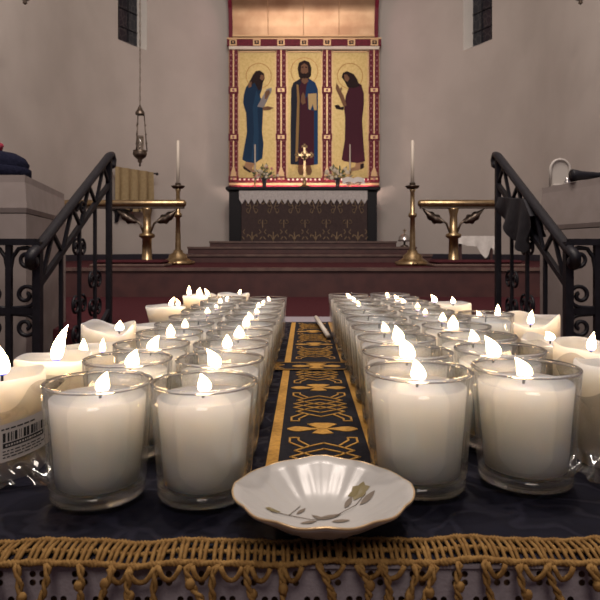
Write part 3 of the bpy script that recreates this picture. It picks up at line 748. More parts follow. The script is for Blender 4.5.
# ------------------------------------------------------------------ pulpits
def pulpit(pts,lab,zt,zc,flare,cen):
    k=thing('stone_pulpit',lab,'pulpit',(cen[0],cen[1],0),'pale stone pulpits')
    def ring(s_,z): return [(cen[0]+(x-cen[0])*s_,cen[1]+(y-cen[1])*s_,z) for x,y in pts]
    n=len(pts)
    def shell(levels,name):
        mb=MB(); vs=[p for s_,z in levels for p in ring(s_,z)]; fs=[]
        for r in range(len(levels)-1):
            for i in range(n):
                j=(i+1)%n; fs.append((r*n+i,r*n+j,(r+1)*n+j,(r+1)*n+i))
        fs.append(tuple(range(n))[::-1]); fs.append(tuple(range((len(levels)-1)*n,len(levels)*n)))
        mb.add(vs,fs,0,False); return mb.build(name,M['stone'],k)
    shell([(1.06,0),(1.06,.12),(1.02,.15),(1.02,zc-.004)],'body')
    shell([(flare,zc),(flare+.012,zc+.02),(1.0,zt-.03),(1.0,zt)],'upper_band')
pulpit([(-1.9,2.5),(-1.167,2.5),(-1.345,3.35),(-1.9,3.35)],'pale stone pulpit behind railing with dark knit cap resting on it',1.2125,1.055,1.02,(-1.6,2.9))
pulpit([(1.279,2.5),(1.9,2.5),(1.9,3.02),(1.193,3.02)],'pale stone pulpit behind railing with white arched plaque on its ledge',1.2125,1.0,1.02,(1.6,2.75))
ZPT=1.2125
k=thing('knit_cap','dark navy knit cap with red pompom lying on the stone pulpit top','hat',(-1.385,2.66,ZPT))
mb=MB()
def capf(r,z,t): return r*(1+.05*sin(3*t+z*20)),z+.006*sin(4*t)*(z>.02)
mb.lathe([(0,ZPT+.001),(.135,ZPT+.001),(.148,ZPT+.02),(.146,ZPT+.05),(.150,ZPT+.07),(.135,ZPT+.095),(.10,ZPT+.115),(.05,ZPT+.125),(0,ZPT+.127)],28,(-1.385,2.66,0),0)
mb.build('cap_body',M['navycloth'],k)
mb=MB(); mb.lathe([(.145,ZPT+.002),(.158,ZPT+.012),(.158,ZPT+.045),(.147,ZPT+.052)],28,(-1.385,2.66,0)); mb.build('cap_brim',M['navycloth'],k)
mb=MB(); rnd=random.Random(2)
for i in range(26):
    d=Vector((rnd.gauss(0,1),rnd.gauss(0,1),rnd.gauss(0,1))).normalized(); mb.blob(Vector((-1.378,2.66,ZPT+.145))+Vector((d.x*.035,d.y*.028,d.z*.014)),.014,6,0,4)
mb.build('pompom',M['red'],k)
# arched plaque
Y=2.96; c=P(557,187,Y); k=thing('arched_plaque','small white arched plaque with hollow face standing on the second pulpit ledge','plaque',(c.x+.02,Y,ZPT))
cx=c.x+.02; w_=.048; h_=.135
def archp(w,h,x0=0,z0=0): return [(cx-w,ZPT+z0),(cx+w,ZPT+z0)]+[(cx+w*cos(t),ZPT+h-w+w*sin(t)) for t in [pi*i/14 for i in range(15)]]
MB().prism(archp(w_,h_),lambda u,v,d:(u,Y+d,v),.012,.03).build('back',M['plaque'],k)
mb=MB(); o=[(cx+w_*cos(t),ZPT+h_-w_+w_*sin(t)) for t in [pi*i/16 for i in range(17)]]; ptsr=[(cx+w_,Y+.01,ZPT+.004)]+[(u,Y+.01,v) for u,v in o]+[(cx-w_,Y+.01,ZPT+.004)]
mb.tube(ptsr,.007,8); mb.build('rim',M['plaque'],k)
mb=MB(); mb.box((cx-w_,Y-.03,ZPT),(cx+w_,Y+.03,ZPT+.01),0,.003); mb.build('foot',M['plaque'],k)
mb=MB(); mb.lathe([(0,ZPT+.01),(.014,ZPT+.01),(.016,ZPT+.02),(.008,ZPT+.03),(.011,ZPT+.04),(0,ZPT+.045)],12,(cx+.025,Y-.012,0)); mb.build('knob',M['silver'],k)
# black horn lamp
k=thing('reading_lamp','black tubular reading lamp with flared end lying on the second pulpit top','lamp',(1.42,2.76,ZPT))
a=P(571,176,2.76); zt_=ZPT+.03
mb=MB(); mb.tube([(a.x,2.76,zt_),(a.x+.005,2.76,zt_),(a.x+.05,2.76,zt_),(a.x+.12,2.76,zt_),(a.x+.40,2.76,zt_)],[.028,.03,.021,.015,.015],14); mb.build('shade',M['iron'],k)
mb=MB(); mb.box((a.x+.1,2.72,ZPT),(a.x+.35,2.80,ZPT+.014),0,.004); mb.build('base',M['iron'],k)

# ------------------------------------------------------------------ table with cloths
ZT=EYE-.154                        # top of the navy cloth
TX0,TX1,TF,TB=-.33,.40,.2945,1.40
k=thing('candle_table','long narrow wooden table carrying all the candles under its cloths','table',(.035,.85,0))
MB().box((TX0+.004,TF+.008,ZT-.035),(TX1-.004,TB-.006,ZT-.004)).build('table_top',M['wood'],k)
MB().box((TX0+.05,TF+.05,ZT-.12),(TX1-.05,TB-.05,ZT-.035)).build('apron',M['wood'],k)
for x in (TX0+.07,TX1-.07):
    for y in (TF+.07,TB-.07): MB().box((x-.025,y-.025,0),(x+.025,y+.025,ZT-.12)).build('leg',M['wood'],k)
# white lace under-cloth, eyelets cut right through
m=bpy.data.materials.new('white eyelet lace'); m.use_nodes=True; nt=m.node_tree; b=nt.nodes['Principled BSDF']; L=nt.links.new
b.inputs['Base Color'].default_value=(.25,.22,.245,1); b.inputs['Roughness'].default_value=.9  # white lace greyed: shade along the table front is put into the colour
tc=nt.nodes.new('ShaderNodeTexCoord'); sp=nt.nodes.new('ShaderNodeSeparateXYZ'); L(tc.outputs['Object'],sp.inputs[0])
def mth(op,a,b_=None,c=None):
    n=nt.nodes.new('ShaderNodeMath'); n.operation=op
    for i,x in enumerate((a,b_,c)):
        if x is None: continue
        if isinstance(x,(int,float)): n.inputs[i].default_value=x
        else: L(x,n.inputs[i])
    return n.outputs[0]
def cell(x,period): return mth('SUBTRACT',mth('FRACT',mth('DIVIDE',x,period)),.5)
# clusters of four holes, alternate rows staggered
u=sp.outputs[0]; v=sp.outputs[2]
PU,PV=.021,.0125
row=mth('FLOOR',mth('DIVIDE',v,PV)); sh=mth('MULTIPLY',mth('MODULO',row,2),PU/2)
cu=mth('MULTIPLY',cell(mth('ADD',u,mth('ADD',sh,10*PU)),PU),PU); cv=mth('MULTIPLY',cell(mth('ADD',v,0),PV),PV)
du=mth('SUBTRACT',mth('ABSOLUTE',cu),.0024); dv=mth('SUBTRACT',mth('ABSOLUTE',cv),.0021)
dist=mth('SQRT',mth('ADD',mth('MULTIPLY',du,du),mth('MULTIPLY',dv,dv)))
hole=mth('LESS_THAN',dist,.0016)
tr=nt.nodes.new('ShaderNodeBsdfTransparent'); mxs=nt.nodes.new('ShaderNodeMixShader'); L(hole,mxs.inputs[0]); L(b.outputs[0],mxs.inputs[1]); L(tr.outputs[0],mxs.inputs[2])
L(mxs.outputs[0],nt.nodes['Material Output'].inputs[0])
nz=nt.nodes.new('ShaderNodeTexNoise'); nz.inputs['Scale'].default_value=350; bp=nt.nodes.new('ShaderNodeBump'); bp.inputs['Strength'].default_value=.6; bp.inputs['Distance'].default_value=.001
L(tc.outputs['Object'],nz.inputs['Vector']); L(nz.outputs[0],bp.inputs['Height']); L(bp.outputs[0],b.inputs['Normal'])
M['eyelet']=m
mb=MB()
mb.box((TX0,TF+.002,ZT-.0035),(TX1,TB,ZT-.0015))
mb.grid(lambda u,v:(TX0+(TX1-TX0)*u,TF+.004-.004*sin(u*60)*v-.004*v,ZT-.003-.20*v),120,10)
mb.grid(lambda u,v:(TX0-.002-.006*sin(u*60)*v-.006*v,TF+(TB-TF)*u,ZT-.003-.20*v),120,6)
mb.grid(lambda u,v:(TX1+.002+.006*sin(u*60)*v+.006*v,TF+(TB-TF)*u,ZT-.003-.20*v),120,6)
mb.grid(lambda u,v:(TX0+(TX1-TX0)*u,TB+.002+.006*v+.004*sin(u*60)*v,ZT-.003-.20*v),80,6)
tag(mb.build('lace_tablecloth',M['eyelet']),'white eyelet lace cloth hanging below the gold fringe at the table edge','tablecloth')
NB=1.285
cl=thing('navy_tablecloth','navy damask cloth with gold crocheted fringe spread under the candles','tablecloth',(.035,.8,ZT-.0015))
mb=MB()
FE=.3135
mb.grid(lambda u,v:(TX0-.003+(TX1-TX0+.006)*u,FE-.0165+.0015*sin(u*14)+(NB-FE+.0165)*v,ZT),90,60)
mb.grid(lambda u,v:(TX0-.003+(TX1-TX0+.006)*u,FE-.0165+.0015*sin(u*14)+(NB-FE+.0165)*v,ZT-.0013),90,60)
for x,s in ((TX0-.003,-1),(TX1+.003,1)): mb.grid(lambda u,v:(x+s*(.008*v+.006*v*sin(u*50)),FE+(NB-FE)*u,ZT-.12*v),80,6)
mb.build('damask',M['navy'],cl)
# gold fringe: ladder band over the edge, knotted cords below
mb=MB(); rnd=random.Random(11)
def band(x,t):       # t: 0 at cloth edge .. 1 just over the table edge
    wob=.0015*sin((x-TX0)/(TX1-TX0)*14)+.0008*sin(x*170)
    y=FE+wob-.0185*t
    z=ZT+.0022-.0020*t*t
    return Vector((x,y,z+.0008*sin(x*90)))
xs=[TX0+(TX1-TX0)*i/420 for i in range(421)]
for t,r in ((0,.0012),(.52,.00085),(1,.0013)):
    for ph in (0,pi):
        mb.tube([band(x,t)+Vector((0,.0009*cos(x*1500+ph),.0009*sin(x*1500+ph))) for x in xs],r,5)
n=int((TX1-TX0)/.0034)
for i in range(n):
    x=TX0+.0034*(i+.5)+rnd.uniform(-.0005,.0005); sk=rnd.uniform(-.0008,.0014)
    mb.tube([band(x,0),band(x+sk*.5,.5)+Vector((0,0,.0012)),band(x+sk,1)],[.0010,.0012,.0010],5)
x=TX0+.004
while x<TX1-.004:
    p=band(x,1); Lh=rnd.uniform(.030,.055); sx=rnd.uniform(-.010,.016); pts=[]; pts2=[]
    N=22
    for i in range(N+1):
        t=i/N; bx=p.x+sx*t+.003*sin(t*5+x*40); by=p.y-.0035-.004*sin(min(1,t*2.2)*pi/2); bz=p.z-.001-Lh*t
        a=t*26
        pts.append((bx+.0011*cos(a),by+.0011*sin(a),bz)); pts2.append((bx-.0011*cos(a),by-.0011*sin(a),bz))
    mb.tube([p]+pts,.00105,5); mb.tube([p]+pts2,.00105,5)
    kn=rnd.uniform(.15,.4); q=Vector(pts[int(kn*N)]); mb.blob(q,(.0026,.0022,.0028),7,0,5)
    if rnd.random()<.6:      # a loop that swings across to the next cord
        x2=x+rnd.uniform(.008,.013); p2=band(x2,1)
        mb.tube([p+(p2-p)*t+Vector((0,-.003-.001*sin(t*9),-.007*sin(pi*t))) for t in [i/10 for i in range(11)]],.0013,5)
    x+=rnd.uniform(.0085,.019)
fro=mb.build('fringe',M['fringe'],cl); fro['label']='gold crocheted fringe with knotted cords'
# runner with embroidery
RX=.0148; RW=.0445
def flat(z): return lambda u,v,d:(u,v,z+d)
rn=thing('long_runner','long black runner with gold borders and interlaced gold embroidery between the candle columns','table runner',(RX,.8,ZT))
mb=MB(); mb.grid(lambda u,v:(RX-RW+2*RW*u,.38+(NB-.02-.38)*v,ZT+.0010),6,60); mb.box((RX-RW,.38,ZT+.0002),(RX+RW,NB-.02,ZT+.0009)); mb.build('cloth',M['runner'],rn)
mb=MB(); zz=ZT+.0011
for sg in (-1,1):
    c0=RX+sg*.0385
    mb.prism([(c0-.0042,.381),(c0+.0042,.381),(c0+.0042,NB-.022),(c0-.0042,NB-.022)],flat(zz),0,.0005)
mb.build('gold_border',M['goldthread'],rn)
mb=MB()
def motif(mb,cx,cy,s,fn,d=.0005,rot=False,mi=0):
    Q=(lambda pts:[(cx+b*s,cy+a*s) for a,b in pts]) if rot else (lambda pts:[(cx+a*s,cy+b*s) for a,b in pts])
    def teardrop(x0,x1,w,sg):
        return [(sg*(x0+(x1-x0)*t),w*sin(pi*t**1.5)*(.35+.65*t)+.001) for t in [i/8 for i in range(9)]]+[(sg*(x0+(x1-x0)*t),-w*sin(pi*t**1.5)*(.35+.65*t)-.001) for t in [i/8 for i in range(8,-1,-1)]]
    for sg in (-1,1): mb.prism(Q(teardrop(.002,.030,.0075,sg)),fn,0,d,mi)
    mb.prism(Q([(-.003,0),(-.013,.014),(-.006,.0175),(.006,.0175),(.013,.014),(.003,0)]),fn,0,d,mi)
    mb.prism(Q([(-.003,0),(-.009,-.012),(0,-.0145),(.009,-.012),(.003,0)]),fn,0,d,mi)
def knot(mb,cx,cy,L_,fn,d=.0006):
    hw=.0270; wd=.0017
    for sg in (-1,1):
        # outer bracket ends
        for e in (-1,1):
            yE=cy+e*L_/2
            stroke(mb,[(cx+sg*.012,yE-e*.020),(cx+sg*.020,yE-e*.007),(cx+sg*.020,yE),(cx+sg*hw,yE),(cx+sg*hw,yE-e*.012),(cx+sg*.016,yE-e*.025)],wd,fn,0,d)
    for yy in (-.024,-.010,.004,.018):
        a_=.0255 if abs(yy+.003)<.012 else .0225
        stroke(mb,[(cx-a_,cy+yy+.003),(cx-a_*.5,cy+yy+.013),(cx,cy+yy+.021),(cx+a_*.5,cy+yy+.013),(cx+a_,cy+yy+.003)],wd,fn,0,d)
        stroke(mb,[(cx-a_,cy+yy+.003),(cx-a_*.5,cy+yy-.007),(cx,cy+yy-.015),(cx+a_*.5,cy+yy-.007),(cx+a_,cy+yy+.003)],wd,fn,0,d)
y=.359
while y<NB-.05:
    if y>.4 and not (.76<y<.82):
        mb=MB(); motif(mb,RX,y,1.0,flat(zz)); mb.build('fan_embroidery',M['goldthread'],rn)
    kc=y+.0765
    if kc<NB-.06 and not (.75<kc<.82):
        mb=MB(); knot(mb,RX,kc,.105,flat(zz)); mb.build('knot_embroidery',M['goldthread'],rn)
    y+=.153
# cross band
CBY=.785
cb=thing('cross_band','narrow black band with gold embroidery laid across the long runner under the jars','table runner',(RX,CBY,ZT))
mb=MB(); mb.box((-.25,CBY-.026,ZT+.0018),(.29,CBY+.026,ZT+.0024)); zz2=ZT+.0025
for sg in (-1,1): mb.prism([(-.25,CBY+sg*.0235-.001),(.29,CBY+sg*.0235-.001),(.29,CBY+sg*.0235+.001),(-.25,CBY+sg*.0235+.001)],flat(zz2),0,.0004,1)
motif(mb,RX,CBY-.003,1.05,flat(zz2),mi=1)
for sg in (-1,1):
    for j in range(3):
        x0=RX+sg*(.042+j*.0045)
        stroke(mb,[(x0,CBY-.018),(x0+sg*.010,CBY-.006),(x0,CBY+.006),(x0+sg*.010,CBY+.018)],.0013,flat(zz2),0,.0004,1)
mb.build('cloth',[M['runner'],M['goldthread']],cb)
# taper lying at the far end
a=P(317,315,1.13); mb=MB(); s0=Vector((.0395,1.0,ZT+.0075)); s1=Vector((.027,1.24,ZT+.016))
s0=P(328,340,1.02); s0.z=ZT+.008; s1=P(316,317,1.25); s1.z=ZT+.0135
mb.tube([s0,s0.lerp(s1,.5),s1],[.0042,.0042,.0042],10)
tag(mb.build('lighting_taper',M['candle']),'thin white lighting taper lying on the far end of the runner','candle')

# ------------------------------------------------------------------ dish
dk=thing('porcelain_dish','white scalloped porcelain dish with gilt rim and painted sprig at the table front','dish',((323-305)/F*.329,.329,ZT))
dc=dk.location; RR=.0482
def scal(r,z,t):
    f=max(0,(r-.02)/(RR-.02))
    cus=abs(cos(2*(t-pi/2)))**6                      # four pointed lobes
    lob=.035*cus+.018*abs(sin(6*t))-.02
    return r*(1+f*lob), z*(1+.06*f)+f*f*(.0010*cus+.0004*cos(12*t))+.0003*cos(24*t)*sin(pi*min(1,f))
prof=[(0,.0035),(.010,.0035),(.020,.0042),(.028,.0075),(.036,.0125),(.043,.0165),(RR,.0195),(RR+.0004,.0208),(RR-.0008,.0212),(.0425,.0185),(.035,.0145),(.027,.0098),(.019,.0064),(.010,.0058),(0,.0057)]
mb=MB(); mb.lathe([(r,z+.001) for r,z in prof],120,tuple(dc),0,scal)
mb.lathe([(.0125,.0046),(.013,.0005),(.0145,.0005),(.015,.0052)],60,tuple(dc)); mb.build('bowl',M['porcelain'],dk)
def surf(t,r):     # inner surface height
    ip=[(0,.0057),(.010,.0058),(.019,.0064),(.027,.0098),(.035,.0145),(.0425,.0185),(RR-.0008,.0212)]
    for (a,za),(b_,zb2) in zip(ip,ip[1:]):
        if a<=r<=b_: z=za+(zb2-za)*(r-a)/(b_-a); break
    else: z=.0212
    rr,z2=scal(r,z,t); return z2+.001
mb=MB()
mb.tube([Vector(dc)+Vector((scal(RR,.0207,t)[0]*cos(t),scal(RR,.0207,t)[0]*sin(t),scal(RR,.0207,t)[1]+.001)) for t in [2*pi*i/160 for i in range(160)]],.00065,6,0,True)
mb.build('gilt_rim',M['gilt'],dk)
mb=MB()
def onD(x,y):
    y+=.0075; x*=1.05
    return onD0(x,y)
def onD0(x,y): return Vector(dc)+Vector((x,y,surf(atan2(y,x),sqrt(x*x+y*y))+.0005))
def dleaf(x0,y0,x1,y1,w,mi):
    d=Vector((x1-x0,y1-y0)); n=Vector((-d.y,d.x)).normalized()
    L0=[];
    for i in range(9):
        t=i/8; c_=Vector((x0,y0))+d*t; ww=w*sin(pi*t)
        L0.append((c_-n*ww,c_+n*ww))
    vs=[onD(*p) for pr in L0 for p in pr]; mb.add(vs,[(2*i,2*i+1,2*i+3,2*i+2) for i in range(8)],mi)
def dstem(pts,r=.00022): mb.tube([onD(*p) for p in pts],r,5)
dstem([(-.018,-.006),(-.006,-.010),(.006,-.006),(.018,.004),(.024,.010)])
dleaf(-.004,-.010,.010,-.003,.0022,0); dleaf(.004,-.012,.014,-.011,.0018,0); dleaf(-.012,-.015,-.003,-.011,.0015,0); dleaf(-.014,-.004,-.009,.004,.0012,0); dleaf(-.006,-.004,.001,-.010,.0013,0)
dleaf(.020,.003,.029,.008,.0022,0); dleaf(.012,.004,.0165,.012,.0018,0)
for i in range(6):
    a=2*pi*i/6; dleaf(.0205,.0135,.0205+.0062*cos(a),.0135+.0058*sin(a),.0022,1)
dstem([(-.026,-.010),(-.018,-.006),(-.012,.006)]); dleaf(-.030,-.011,-.022,-.006,.0015,1)
mb.build('painted_sprig',[M['sprig'],M['sprig2']],dk)

# ------------------------------------------------------------------ votive candles
JH=.0705; JR=.0328; JB=.0287
def flame_mesh(w,h,bend,n=12):
    mb=MB(); pts=[];rr=[]
    N=16
    for i in range(N+1):
        t=i/N
        r=w*(sin(pi*min(1,t**.62))**.85 if t<1 else 0)*(1-.18*t)
        pts.append((bend*h*t*t,.05*bend*h*sin(3*t),h*t)); rr.append(max(r,.00012))
    mb.tube(pts,rr,n); return mb
FM=flame_mat('votive flame',.0130,FLAME); FM2=flame_mat('pillar flame',.026,FLAME)
def make_votive():
    k=thing('votive_candle','x','candle',(0,0,0),'votive candles in clear glass jars')
    mb=MB()
    o=[(JB-.004,0),(JB-.001,.0008),(JB,.003)]+[(JB+(JR-JB)*t,.003+(JH-.0045)*t) for t in (.25,.5,.75,1)]
    top=[(JR-.0002,JH-.0018),(JR-.0018,JH-.0018)]
    inn=[(JR-.0020,JH-.002)]+[(JB-.0022+(JR-JB)*t,.0095+(JH-.0115)*t) for t in (.8,.6,.4,.2,.05)]+[(JB-.005,.0088),(.012,.0084),(0,.0083)]
    mb.lathe(o+top+inn,40); g=mb.build('glass_jar',M['glass'],k)
    mb=MB(); mb.lathe([(0,.0009),(JB-.005,.0007),(JB-.0012,.0014),(JB-.0006,.004),(JB-.0008,.0078),(JB-.003,.0080),(0,.0078)],40); mb.build('glass_foot',M['glassbase'],g)
    mb=MB(); mb.lathe([(JR-.0011+.00135*cos(t),JH-.0009+.00115*sin(t)) for t in [2*pi*i/10 for i in range(11)]],44); mb.build('glass_lip',M['glassrim'],g)
    wr0,wr1=.0247,.0288
    waxes=[]
    for wh in (.0575,.0605,.0630):
        mb=MB(); mb.lathe([(0,.0086),(wr0-.001,.0086),(wr0,.0096)]+[(wr0+(wr1-wr0)*t,.0096+(wh-.0096)*t) for t in (.2,.4,.6,.8,1)]+[(wr1-.0006,wh+.0007),(wr1-.0022,wh+.0002),(wr1-.005,wh-.0010),(.015,wh-.0016),(.005,wh-.0012),(0,wh-.0010)],36)
        waxes.append((mb,wh))
    w_=waxes[1][0].build('wax',M['wax'],k)
    alts=[]
    for mb,wh in waxes:
        t=mb.build('wax_alt',M['wax']); t.location=(0,0,0)
        me=t.data; 
        # geometry was re-centred on its base when built at top level: shift back
        zmin=min(p.z for p in mb.v)
        for v in me.vertices: v.co.z+=zmin
        me.name='wax'; bpy.data.objects.remove(t); alts.append((me,wh))
    wk=MB().tube([(0,0,-.0012),(.0003,0,.003),(.0012,0,.0065),(.0022,.0004,.0088)],[.0009,.0009,.0008,.0005],6).build('wick',M['wick'],k); wk.location=(0,0,.0605)
    fl_=flame_mesh(.0048,.0165,.0).build('flame',FM,wk); fl_.location=(.0012,0,.0035)
    return k,alts
proto,ALTS=make_votive()
FL_ALT=[flame_mesh(.0046,.0130,b).build('tmp',FM) for b in (-.45,-.2,.0,.25,.5)]
flm=[]
for o in FL_ALT:
    for v in o.data.vertices: v.co+=o.location
    o.data.name='flame'; flm.append(o.data); bpy.data.objects.remove(o)
ordn='nearest second third fourth fifth sixth seventh eighth ninth tenth'.split()
cols={'A':"column along runner's left edge",'B':'second column left of runner','C':'outermost short column among left pillars',
      'D':"column along runner's right edge",'E':'second column right of runner','F':'third column right of runner'}
used=False
def votive(col,i,x,y,s=1.0,wl=1,bend=2,lit=True,fs=1.0,wdx=0,last=9):
    global used
    k=proto if not used else dup(proto); used=True
    k.location=(x,y,ZT+.0026); k.scale=(s,s,s)
    k.rotation_euler.z=random.uniform(-.3,.3) if lit else 0
    nm=('nearest' if i==0 else 'farthest' if i==last else ordn[i]+' from camera')
    k['label']='white votive in clear glass, %s in %s'%(nm,cols[col])
    for ch in list(k.children):
        b_=ch.name.split('.')[0]
        if b_=='wax': ch.data=ALTS[wl][0]
        if b_=='wick':
            ch.location=(wdx+(random.uniform(-.004,.004) if i else 0),0,ALTS[wl][1]-.0010)
            for f in list(ch.children):
                if lit: f.data=flm[bend]; fs=(.45+.55*fs)*(1-.28*max(0,min(1,(y-.5)/.4))); f.scale=(fs,fs,fs*random.uniform(.85,1.05))
                else: bpy.data.objects.remove(f)
ra=random.Random(4)
# (x, y, bend, lit, flame size)
A=[(.0625,.3735,1,1,1.0),(.0640,.4515,0,1,1.25),(.0645,.523,2,1,1.0),(.0650,.595,2,1,1.5),(.0650,.667,2,1,1.1),(.0655,.739,1,1,1.2),(.0655,.811,1,1,1.0),(.0650,.883,2,1,.8),(.0650,.955,3,1,1.0),(.0640,1.026,1,1,1.0)]
B=[(.1283,.3725,3,1,1.0),(.1330,.4515,3,1,1.4),(.1335,.523,4,1,1.2),(.1340,.595,2,1,1.1),(.1340,.667,2,1,1.0),(.1345,.739,2,0,1),(.1345,.811,2,1,1.2),(.1345,.883,2,1,.9),(.1340,.955,2,1,1.1),(.1335,1.026,3,1,1.0)]
for i,(x,y,bd,l,fs) in enumerate(A): votive('A',i,-x,y,1.0,(1,1,2,1,2,1,1,2,1,1)[i],bd,l,fs,-.001)
for i,(x,y,bd,l,fs) in enumerate(B): votive('B',i,-x,y,1.0,(1,1,1,2,1,0,1,1,2,1)[i],bd,l,fs,.001)
D=[(0.0734,.388,1,1,1.1),(0.0786,.461,0,1,1.55),(0.0815,.534,1,1,1.3),(0.0815,.607,1,1,.9),(0.0810,.680,2,0,1),(0.0805,.753,2,0,1),(0.0795,.826,2,0,1),(0.0785,.899,1,1,.8),(0.0775,.972,0,1,1.0),(0.0755,1.045,0,1,1.2)]
E=[(0.1456,.397,0,1,1.2),(0.1523,.470,0,1,1.4),(0.1552,.543,1,1,1.0),(0.1552,.616,2,1,1.5),(0.1547,.689,2,1,1.1),(0.1542,.762,2,1,.9),(0.1532,.835,2,1,1.0),(0.1522,.908,0,1,1.0),(0.1512,.981,0,1,1.2),(0.1492,1.054,1,1,1.2)]
Ff=[(.2240,.745,2,0,1)]
for i,(x,y,bd,l,fs) in enumerate(D): votive('D',i,x,y,1.055,(1,1,2,1,1,1,0,1,1,1)[i],bd,l,fs,-.001)
for i,(x,y,bd,l,fs) in enumerate(E): votive('E',i,x,y,1.06,(1,1,1,2,1,1,1,2,1,1)[i],bd,l,fs,-.001)
for i,(x,y,bd,l,fs) in enumerate(Ff): votive('F',i,x,y,1.04,1,bd,l,fs,0,4)
for o in COL.objects:
    if o.get('label','').endswith(cols['F']): o['label']='unlit white votive in clear glass standing alone outside the second column right of runner'

# ------------------------------------------------------------------ pillar candles
def pillar(lab,x,y,r,h,flames,seed=1,pool=.010,dip=0,dipa=0,rough=.0025,taper=1.0,lean=0):
    rnd=random.Random(seed); ph=[rnd.uniform(0,6.28) for _ in range(4)]
    k=thing('pillar_candle',lab,'candle',(x,y,ZT),'pillar candles around the jars')
    def wob(t): return rough*(sin(2*t+ph[0])+.7*sin(3*t+ph[1])+.45*sin(5*t+ph[2]))
    def dp(t): return dip*max(0,cos(t-dipa))**2
    def mod(rr,z,t):
        f=max(0,min(1,(z-.55*h)/(.45*h)))
        return rr*(1+.012*sin(3*t+ph[3])), z+f*(wob(t)-dp(t))
    def modr(rr,z,t):
        return rr*(1+.05*sin(3*t+ph[1])+.03*sin(4*t+ph[2])), z+min(1,(z-h+pool)/pool)*(wob(t)-dp(t))
    mb=MB(); zb=.0008
    r0=r*taper
    outer=[(0,zb),(r0-.002,zb),(r0,zb+.002)]+[(r0+(r-r0)*t,zb+h*t) for t in (.2,.4,.6,.75,.88)]+[(r,h-.002),(r-.0012,h)]
    vs=MB(); vs.lathe([(a,b) for a,b in outer],44,(x,y,ZT),0,mod)
    mb=vs
    mb.lathe([(r-.0012,h),(r-.0032,h-.0005),(r-.0055,h-pool*.45),(r-.0085,h-pool*.85),(r*.55,h-pool),(r*.2,h-pool*1.02),(0,h-pool*1.02)],44,(x,y,ZT),0,lambda rr,z,t:(mod(rr,z,t) if rr>r-.002 else (rr*(1+.02*sin(3*t+ph[1])), z+max(0,min(1,(z-h+pool)/pool))*(wob(t)-dp(t)))))
    mb.build('wax',M['wax2'],k)
    for fx,fy,fh,fw,bd in flames:
        zz=ZT+h-pool
        wk=MB().tube([(x+fx,y+fy,zz-.001),(x+fx,y+fy,zz+.004),(x+fx+.0015,y+fy,zz+.009)],[.001,.001,.0007],6).build('wick',M['wick'],k)
        f=flame_mesh(fw,fh,bd).build('flame',flame_mat('pillar flame',fh,FLAME),None)
        f.parent=wk; 
        for v in f.data.vertices: v.co+=f.location
        f.location=(x+fx+.0004-x,y+fy-y,h-pool+.0035)
    return k
G=[]
L1=pillar('white pillar candle in torn plastic wrap with a barcode label at table corner',-.2140,.420,.0300,.068,[(.001,.002,.021,.0052,-.1)],1,.006,0,0,.0012)
pillar('short white pillar candle with the tallest leaning flame behind the barcode candle',-.2425,.578,.0350,.0520,[(.004,-.004,.036,.0062,.32)],2,.009,0,0,.0013)
pillar('wide white pillar candle with two burning wicks behind the tallest flame',-.236,.680,.0370,.0450,[(-.014,-.004,.018,.0048,.0),(.004,.006,.0165,.0036,.05)],3,.012,.004,R(-60),.0016)
pillar('white pillar candle with jagged rim and round flame next behind the two wick candle',-.262,.800,.0350,.0560,[(.018,-.012,.014,.0060,.05)],4,.012,.010,R(-50),.003)
pillar('flat topped white pillar candle with two small flames beside the farthest left jars',-.2450,1.055,.0350,.0560,[(.010,-.006,.016,.0042,.4),(.022,.000,.013,.0036,-.3)],5,.004,0,0,.001,.62)
pillar('low unlit white candle between the jagged rim candle and the flat topped candle',-.2080,.835,.0320,.0500,[],15,.004,0,0,.001)
pillar('white pillar candle with four clustered flames at the far left table end',-.2130,1.215,.0350,.0630,[(-.022,.0,.020,.0046,.0),(-.004,.008,.016,.005,.15),(.016,.0,.014,.0038,-.5),(.002,-.018,.013,.0055,.2)],6,.005,0,0,.0012,.8)
pillar('low white pillar candle with one faint flame behind the farthest left jars',-.1480,1.240,.0330,.0640,[(.012,.0,.010,.003,.3)],7,.005,0,0,.0012)
R1=pillar('white pillar candle in clear crumpled wrap at the right table corner',.2250,.437,.0270,.072,[],8,.006,0,0,.001)
pillar('broad white pillar candle with one upright flame behind the wrapped right corner candle',.2975,.612,.0410,.0590,[(-.006,.0,.020,.0048,.15)],9,.012,.004,R(-100),.0018)
R3=pillar('white pillar candle with a flame blown sideways between broad and jagged candles',.2885,.715,.0300,.0490,[(.002,-.004,.011,.0062,-.5)],10,.006,.006,R(-100),.002)
pillar('jagged rimmed white pillar candle with deep melted hollow and upright flame',.3370,.900,.0420,.0570,[(-.002,-.008,.022,.0050,.1)],11,.018,.012,R(-105),.0022)
pillar('low white pillar candle with two flames behind the jagged rimmed candle',.3180,1.005,.0370,.0430,[(-.027,-.004,.012,.0042,-.5),(.004,-.002,.022,.0052,.0)],12,.005,0,0,.0012)
pillar('flat topped white pillar candle with two flames at the far right table end',.2450,1.045,.0440,.0620,[(-.017,.010,.014,.0050,-.5),(.010,-.012,.012,.0042,-.2)],13,.004,0,0,.001)

